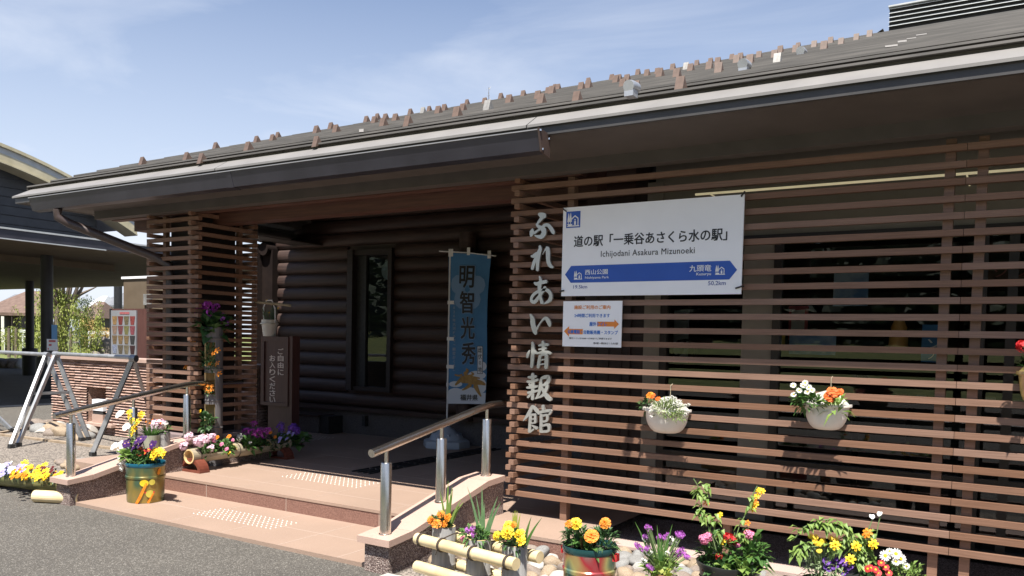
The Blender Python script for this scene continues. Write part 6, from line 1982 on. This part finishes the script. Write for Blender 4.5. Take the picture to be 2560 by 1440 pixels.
for px_, py_, pf in ((118, 995, 14), (75, 938, 9.8), (295, 900, 9.6)):
    p = on_z(0, px_, py_)
    dep = float(np.dot(np.array(p) - CAM, AX_F))
    r = pf * dep / FPX
    y_ = p.y
    o = MB().tube([(p.x, p.y, 0), (p.x, p.y, cz0 if p.y < cyB else 4.9)], r, 20).build('pillar', pillarm, can, smooth=True)
    if pf > 9.7: MB().lathe((p.x, p.y, 0), [(r * 1.8, 0), (r * 1.8, .95), (r * 1.0, .96)], 20).build('pillar_base', pillarm, o, smooth=True)
    if pf == 14:
        f = Vector((CAM[0] - p.x, CAM[1] - p.y, 0)).normalized(); s_ = Vector((-f.y, f.x, 0))
        for nm, px0, px1, py0, py1, m_ in (('blue_paper', 129, 143, 812, 848, mat('light_blue_paper', (.16, .36, .62), rough=.6)), ('white_notice', 117, 144, 848, 876, whitep)):
            k_ = f * (r + .012)
            a, b = at(px0, py1, dep - r - .02), at(px1, py0, dep - r - .02)
            mb = MB(); mb.box(0, 1, 0, 1, 0, 1)
            A_ = Vector((p.x, p.y, 0)) + k_
            ua, ub = (a - A_).dot(s_), (b - A_).dot(s_)
            mb = MB()
            mb.add([A_ + s_ * ua + Vector((0, 0, a.z)), A_ + s_ * ub + Vector((0, 0, a.z)), A_ + s_ * ub + Vector((0, 0, b.z)), A_ + s_ * ua + Vector((0, 0, b.z)),
                    A_ + s_ * ua + Vector((0, 0, a.z)) - f * .01, A_ + s_ * ub + Vector((0, 0, a.z)) - f * .01, A_ + s_ * ub + Vector((0, 0, b.z)) - f * .01, A_ + s_ * ua + Vector((0, 0, b.z)) - f * .01],
                   [(0, 1, 2, 3), (4, 7, 6, 5), (0, 4, 5, 1), (1, 5, 6, 2), (2, 6, 7, 3), (3, 7, 4, 0)])
            o2 = mb.build('paper_notice', m_)
            tag(o2, 'sheet of light blue paper taped to the near black pillar' if nm == 'blue_paper' else 'white notice with red heading taped low on the near black pillar', 'notice')
            if nm == 'white_notice':
                mb = MB()
                for k in range(3):
                    z_ = b.z - .07 - .09 * k
                    q0 = A_ + f * .003 + s_ * (ua + .04)
                    q1 = A_ + f * .003 + s_ * (ub - .04 - .08 * k)
                    mb.add([q0 + Vector((0, 0, z_)), q1 + Vector((0, 0, z_)), q1 + Vector((0, 0, z_ + .045)), q0 + Vector((0, 0, z_ + .045))], [(0, 1, 2, 3)])
                mb.build('red_heading', petal('notice_red', (.62, .16, .14)), o2)
# upper clad wall with arched roof
ux = -19.0
ycen, hw = 3.2, 5.05
def arch(y, lift=0.0): return 4.78 + lift + 1.32 * (1 - ((y - ycen) / 5.4) ** 2)
mb = MB()
ys = [ycen - hw + 2 * hw * k / 30 for k in range(31)]
poly = [(ycen - hw, 3.45), (ycen + hw, 3.45)] + [(y, arch(y, -.12)) for y in reversed(ys)]
mb.prism(poly, lambda u, v, t: (t, u, v), ux, ux - 16)
for k in range(12):
    z = 3.62 + .235 * k
    yy = [y for y in ys if arch(y, -.14) > z + .02]
    if len(yy) < 2: continue
    mb.add([(ux + .004, yy[0], z), (ux + .004, yy[-1], z), (ux + .022, yy[-1], z - .006), (ux + .022, yy[0], z - .006), (ux + .003, yy[-1], z - .02), (ux + .003, yy[0], z - .02)], [(0, 1, 2, 3), (3, 2, 4, 5)])
mb.build('clad_wall', siding, can)
mb = MB()
ye = [ycen - 5.9 + 11.8 * k / 36 for k in range(37)]
for o_, dz0, dz1, xa, xb, m_ in ((0, -.10, .10, ux + .55, ux + .62, 0), (0, .10, .26, ux + .45, ux + .58, 1), (0, .26, .34, ux + .45, ux + .66, 0), (0, -.14, -.10, ux + .02, ux + .64, 0)):
    poly = [(y, arch(y, dz0)) for y in ye] + [(y, arch(y, dz1)) for y in reversed(ye)]
    for k in range(36):
        mb.prism([(ye[k], arch(ye[k], dz0)), (ye[k + 1], arch(ye[k + 1], dz0)), (ye[k + 1], arch(ye[k + 1], dz1)), (ye[k], arch(ye[k], dz1))], lambda u, v, t: (t, u, v), xb, xa, m_)
mb.build('barge_board', [bargem, palegrey], can)
mb = MB()
for k in range(36):
    mb.prism([(ye[k], arch(ye[k], .05)), (ye[k + 1], arch(ye[k + 1], .05)), (ye[k + 1], arch(ye[k + 1], .3)), (ye[k], arch(ye[k], .3))], lambda u, v, t: (t, u, v), ux + .44, ux - 16.5)
mb.build('arched_roof', palegrey, can)
# menu cabinet
ma, mb_, mc = on_y(3.2, 278, 776), on_y(3.2, 341, 776), on_y(3.2, 366, 776)
zlo = 0.0
men = thing('menu_cabinet', 'dark red vending cabinet with a white picture menu of cups on its front', 'cabinet', ((ma.x + mb_.x) / 2, 3.3, 0))
MB().box(ma.x - .02, mb_.x + .26, 3.22, 3.75, 0, ma.z + .03).build('body', redbrown, men)
MB().box(ma.x, mb_.x, 3.195, 3.218, .95, ma.z).build('menu_panel', mat('shaded_menu_sheet', (.20, .205, .215), (.23, .235, .245), 4, .4), men)  # white sheet greyed, shade put into its base colour
MB().box(ma.x - .03, ma.x - .002, 3.185, 3.218, .9, ma.z + .03).build('panel_edge', black, men)
mb = MB()
wm, hm = mb_.x - ma.x, ma.z - on_y(3.2, 300, 888).z
cols_ = [(.5, .3, .12), (.3, .05, .04), (.25, .2, .1), (.4, .08, .07), (.42, .28, .2), (.3, .1, .1), (.3, .28, .1), (.4, .1, .12), (.3, .2, .1), (.35, .22, .1), (.32, .22, .1), (.06, .06, .06), (.4, .45, .6), (.2, .16, .1), (.3, .25, .15), (.08, .03, .03)]
mms = []
for r_ in range(4):
    for c_ in range(4):
        m_ = bpy.data.materials.get('cup_%d' % (r_ * 4 + c_)) or mat('menu_print_%d' % (r_ * 4 + c_), tuple(v * .55 for v in cols_[r_ * 4 + c_]), tuple(v * .25 for v in cols_[r_ * 4 + c_]), 60, .6)
        mms.append(m_)
        x = ma.x + wm * (.07 + .235 * c_)
        z = ma.z - hm * (.13 + .215 * r_)
        mb.add([(x - wm * .02, 3.192, z), (x + wm * .19, 3.192, z), (x + wm * .15, 3.192, z - hm * .19), (x + wm * .02, 3.192, z - hm * .19)], [(0, 1, 2, 3)], len(mms) - 1)
mms.append(petal('menu_red', (.34, .10, .10)))
mb.box(ma.x + wm * .36, ma.x + wm * .74, 3.190, 3.192, ma.z - hm * .085, ma.z - hm * .035, len(mms) - 1)
mb.build('picture_menu', mms, men, fix=False)
pa_, pb_ = on_y(5.2, 309, 698), on_y(5.2, 372, 700)
mb = MB()
mb.box(pa_.x, pb_.x + 2.2, 5.2, 5.3, 0, pa_.z, 0)
mb.box(pa_.x - .04, pb_.x + 2.2, 5.17, 5.32, pa_.z + .001, pa_.z + .05, 1)
mb.box(pa_.x + .75, pa_.x + 1.0, 5.16, 5.198, 2.15, 2.38, 2)
tag(mb.build('screen_wall', [canopym, whitep, peb_g]), 'plain brown screen wall with a pale top edge behind the picture menu', 'wall')
mb = MB()
mb.box(-10.6, -9.4, 4.4, 5.0, 0, 1.8, 0); 
for k in range(4):
    for j in range(6): mb.box(-10.5 + j * .18, -10.38 + j * .18, 4.385, 4.398, .75 + k * .25, .93 + k * .25, 1 + (k * 5 + j * 3) % 5)
tag(mb.build('drink_machine', [whitep, poster_re, poster_bl, orange, poster_ye, leafm]), 'white drink machine with coloured bottles half hidden behind the slatted column', 'vending machine')

# ================================================================== GARDEN AND TOWN BEYOND
def g(px_, dep): 
    p = at(px_, 840, dep); return Vector((p.x, p.y, 0))
def tree(label, name, base, h, crown, leafmat, n, ls, trunk_r, limbs=7, group=None, droop=.3, bark=True, seed=1):
    random.seed(seed)
    t = thing(name, label, 'tree', tuple(base), group)
    mb = MB()
    mb.tube([base, base + Vector((.1, 0, h * .25)), base + Vector((0, 0, h * .55))], [trunk_r, trunk_r * .8, trunk_r * .5], 10)
    for k in range(limbs):
        a = 2 * math.pi * k / limbs + rnd(-.3, .3)
        z0 = h * rnd(.3, .55)
        mb.tube([base + Vector((0, 0, z0)), base + Vector((math.cos(a) * crown * .4, math.sin(a) * crown * .4, z0 + h * .22)), base + Vector((math.cos(a) * crown * .75, math.sin(a) * crown * .75, z0 + h * rnd(.25, .42)))], [trunk_r * .4, trunk_r * .22, trunk_r * .07], 6)
    mb.build('trunk', barkm, t, smooth=True)
    mb = MB()
    for k in range(n):
        cl_ = rnd(0, 6.3), rnd(0, 1) ** .6, rnd(.35, 1.0)
        c = base + Vector((math.cos(cl_[0]) * crown * cl_[1] * (1.25 - cl_[2] * .6), math.sin(cl_[0]) * crown * cl_[1] * (1.25 - cl_[2] * .6), h * cl_[2]))
        for _ in range(7): leaf(mb, c + Vector((rnd(-1, 1), rnd(-1, 1), rnd(-.7, .7))) * ls * 2.2, (rnd(-1, 1), rnd(-1, 1), rnd(-1, 1)), ls * rnd(.7, 1.3), ls * .6, droop)
    mb.build('crown', leafmat, t, fix=False)
    return t
# willow with hanging shoots
random.seed(21)
wb_ = g(150, 40)
wil = thing('willow_tree', 'weeping willow in fresh yellow green leaf beyond the canopy', 'tree', tuple(wb_))
mb = MB()
mb.tube([wb_, wb_ + Vector((-.1, 0, 1.0)), wb_ + Vector((.2, 0, 2.2)), wb_ + Vector((.15, 0, 3.0))], [.42, .36, .34, .30], 12)
for k in range(16):
    a = rnd(0, 6.3); r_ = rnd(.6, 1.7)
    top = wb_ + Vector((.2 + math.cos(a) * r_, math.sin(a) * r_, rnd(3.6, 5.4)))
    mb.tube([wb_ + Vector((.15, 0, rnd(2.0, 2.9))), wb_ + Vector((.2 + math.cos(a) * r_ * .5, math.sin(a) * r_ * .5, 3.4)), top], [.15, .09, .025], 6)
mb.build('trunk', barkm, wil, smooth=True)
mb = MB()
for k in range(62):
    a, r_ = rnd(0, 6.3), rnd(.2, 1) ** .7 * 1.9
    sq = Vector((math.cos(a) * r_, math.sin(a) * r_, 0))
    z = rnd(2.0, 4.3) - r_ * .35
    zend = max(.2, z - rnd(.8, 2.4))
    while z > zend:
        p = wb_ + sq + Vector((rnd(-.1, .1), rnd(-.1, .1), z))
        for _ in range(5): leaf(mb, p + Vector((rnd(-.15, .15), rnd(-.15, .15), rnd(-.1, .1))), (rnd(-1, 1), rnd(-1, 1), -.6), rnd(.09, .17), .05, .3)
        z -= .085
mb.build('crown', willowm, wil, fix=False)
# evergreen, tawny bush, buds behind the roof
tree('round dark evergreen tree standing behind the willow', 'evergreen_tree', g(212, 75), 4.6, 1.15, darktree, 260, .16, .15, seed=3)
tree('loose light green shrub at the foot of the willow', 'garden_shrub', g(200, 36), .8, .8, willowm, 60, .10, .05, seed=4)
tree('tawny brown bush beside the dark rock', 'garden_shrub', g(262, 44), 1.75, 1.1, autumnm, 150, .10, .05, seed=5)
tree('yellow green shrub left of the black pillars', 'garden_shrub', g(36, 50), 1.7, 1.2, willowm, 130, .11, .05, seed=6)
tree('tawny leaved shrub in front of the grey house', 'garden_shrub', g(222, 62), 2.6, 1.1, autumnm, 120, .13, .06, seed=8)
for lab, px_, sd_ in (('bare budding treetop rising behind the roof, taller left one', 1222, 7), ('bare budding treetop rising behind the roof, right one with pale buds', 1262, 9)):
    random.seed(sd_)
    base = at(px_, 250, 27); base = Vector((base.x, base.y, 0))
    zt = at(px_, 222 if sd_ == 7 else 228, 27).z
    t = thing('budding_tree', lab, 'tree', tuple(base))
    mb, m2 = MB(), MB()
    mb.tube([base, base + Vector((0, 0, zt * .6)), base + Vector((.05, 0, zt * .9))], [.16, .1, .03], 8)
    for k in range(22):
        a, z0 = rnd(0, 6.3), zt * rnd(.6, .88)
        e = base + Vector((math.cos(a) * rnd(.1, .38), math.sin(a) * .3, min(zt, z0 + rnd(.5, 1.3))))
        mb.tube([base + Vector((.02, 0, z0)), e], [.02, .006], 5)
        for _ in range(9): leaf(m2, base.lerp(e, 1) + (base + Vector((.02, 0, z0)) - e) * rnd(0, .6) + Vector((rnd(-.06, .06), rnd(-.06, .06), rnd(-.06, .06))), (rnd(-1, 1), rnd(-1, 1), 1), .07, .04)
    mb.build('trunk', barkm, t); m2.build('buds', budm, t, fix=False)
# rocks
for lab, px_, dep, w_, h_, i in (('tall dark upright garden rock right of the willow', 255, 42, .70, 1.25, 3), ('grey garden boulder in front of the tall dark rock', 232, 40, .62, .62, 0), ('broad pale garden boulder at the right of the rock group', 266, 38, .85, .55, 2), ('flat pale garden rock between the two black pillars', 100, 40, 1.0, .5, 5), ('pale garden rock right of the near black pillar', 154, 39, .5, .5, 2)):
    me = stone_mesh('boulder', rockm, 60 + int(px_))
    o = inst('garden_rock', me, g(px_, dep) + Vector((0, 0, h_ * .4)), (0, 0, px_), (w_, w_ * .7, h_ * .7))
    tag(o, lab, 'rock')
for k in range(7):
    o = inst('edging_rock', STONES[(k * 3) % 8], g(4 + k * 8.5, 34) + Vector((0, 0, .1)), (0, 0, k), (.55, .4, .32))
    tag(o, 'low rough rock in the row edging the lawn at the far left', 'rock', 'rocks edging the far lawn')
# pavilion, houses, poles, bridge rail
def house(label, px0, px1, dep, h, wallm, roofm_, rh, dp=7, windows=(), base=0.0, over=.4, name='house', wallz0=0.0):
    a, b = g(px0, dep), g(px1, dep)
    ax = (b - a); L_ = ax.length; ax.normalize(); ay = Vector((-ax.y, ax.x, 0))
    t = thing(name, label, 'house' if name == 'house' else name, tuple((a + b) / 2))
    F = lambda u, v, z: a + ax * u + ay * v + Vector((0, 0, z))
    mb = MB()
    mb.add([F(0, 0, base), F(L_, 0, base), F(L_, dp, base), F(0, dp, base), F(0, 0, h), F(L_, 0, h), F(L_, dp, h), F(0, dp, h)], [(0, 1, 5, 4), (1, 2, 6, 5), (2, 3, 7, 6), (3, 0, 4, 7)])
    mb.build('wall', wallm, t)
    mb = MB()
    o_ = over
    ins = min(L_ * .28, dp * .4)
    mb.add([F(-o_, -o_, h), F(L_ + o_, -o_, h), F(L_ + o_, dp + o_, h), F(-o_, dp + o_, h), F(ins, dp / 2, h + rh), F(L_ - ins, dp / 2, h + rh)], [(0, 1, 5, 4), (2, 3, 4, 5), (1, 2, 5), (3, 0, 4), (0, 3, 2, 1)])
    mb.add([F(-o_, -o_, h - .18), F(L_ + o_, -o_, h - .18), F(L_ + o_, -o_, h), F(-o_, -o_, h)], [(0, 1, 2, 3)])
    mb.build('roof', roofm_, t)
    for (u0, u1, z0, z1) in windows:
        mb = MB().add([F(u0 * L_, -.03, z0), F(u1 * L_, -.03, z0), F(u1 * L_, -.03, z1), F(u0 * L_, -.03, z1)], [(0, 1, 2, 3)])
        mb.build('window', black, t)
    return t
zz = lambda py_, dep: at(150, py_, dep).z
house('two storey white and grey house with a blue grey roof right of the utility pole', 244, 330, 88, zz(760, 88), housewhite, tilem, 1.6, 8, ((.14, .24, zz(772, 88), zz(764, 88)), (.30, .42, zz(772, 88), zz(764, 88))))
house('grey ground storey annex under the white house', 245, 287, 84, zz(776, 84), housegrey, tilem, .3, 4, ((.62, .82, zz(801, 84), zz(788, 84)),), over=.1)
house('low house with a pale grey roof left of the utility pole', 212, 243, 86, zz(770, 86), housegrey, palegrey, 1.5, 6, ((.2, .6, zz(778, 86), zz(772, 86)),))
house('low brown roofed shed below the pale grey roof', 198, 243, 80, zz(793, 80), darkwood, brownroof, 1.7, 5)
house('grey tiled farmhouse at the far left edge', -14, 10, 110, zz(772, 110), housewhite, tilem, 2.0, 8)
house('dark gabled farmhouse left of the far pillar', 22, 40, 110, zz(769, 110), darkwood, tilem, 2.4, 8)
house('small open garden pavilion with a wide brown shingled roof', -22, 90, 52, zz(785, 52), darkwood, brownroof, 1.55, 5, base=zz(793, 52), name='pavilion', over=.6)
pv = [o for o in COL.objects if o.name == 'pavilion'][0]
for px_, dd_ in ((20, 52), (39, 52), (-5, 55), (84, 54)):
    p = g(px_, dd_)
    MB().tube([p, p + Vector((0, 0, zz(788, 52)))], .19, 8).build('pavilion_post', darkwood, pv)
p = g(243, 82)
tag(MB().tube([p, p + Vector((0, 0, zz(756, 82)))], .13, 10).build('utility_pole', mat('concrete_pole', (.42, .41, .39), (.5, .49, .47), 4, .8)), 'slim pale utility pole left of the white house', 'pole')
mb = MB()
a, b = g(-30, 62), g(275, 56)
for z in (.6, 1.0): mb.bar(a + Vector((0, 0, z + .55)), b + Vector((0, 0, z + .55)), .05, .22 if z > .9 else .06)
for k in range(14):
    q = a.lerp(b, k / 13); mb.bar(q, q + Vector((0, 0, 1.6)), .1, .1)
tag(mb.build('white_railing', whitepaint), 'long white railing crossing behind the garden', 'railing')
for k, px_ in enumerate((177, 22, 40)):
    p = g(px_, 47)
    tag(MB().tube([p, p + Vector((.02, 0, 1.7 if k else 1.75))], [.09, .075], 8).build('support_stake', barkm), ('wooden stake right of the willow trunk', 'left wooden stake of the pair below the pavilion', 'right wooden stake of the pair below the pavilion')[k], 'stake')

# wooded hill across the road (it shades the low southern sky and is mirrored in the panes)
random.seed(99)
mb = MB()
HY = lambda x: 11.5 + 2.0 * math.sin(x * .07 + 1) + 1.6 * math.sin(x * .21)
hx_ = [-110 + 5 * k for k in range(47)]
for xa, xb in zip(hx_[:-1], hx_[1:]):
    for (y0, f0), (y1, f1) in zip(((-38, .0), (-44, .42), (-54, .78), (-70, 1.0)), ((-44, .42), (-54, .78), (-70, 1.0), (-90, 1.0))):
        mb.quad((xa, y0, HY(xa) * f0), (xb, y0, HY(xb) * f0), (xb, y1, HY(xb) * f1), (xa, y1, HY(xa) * f1))
mb.build('wooded_hill', darktree, kind='structure')
mb = MB()
for k in range(5200):
    x = rnd(-80, 85); f = rnd(0, 1)
    yv = -36 - 20 * f ** 1.5; z = HY(x) * min(1, f * 1.0) + rnd(-.6, .9)
    for _ in range(2): leaf(mb, (x + rnd(-1, 1), yv + rnd(-1, 1), z + rnd(-.8, .8)), (rnd(-1, 1), rnd(-.3, 1), rnd(-1, 1)), rnd(1.0, 2.2), 1.2, .2)
o = mb.build('roadside_wood', darktree, fix=False)
tag(o, 'dark wood along the road mirrored in the shop panes', 'wood', kind='stuff')
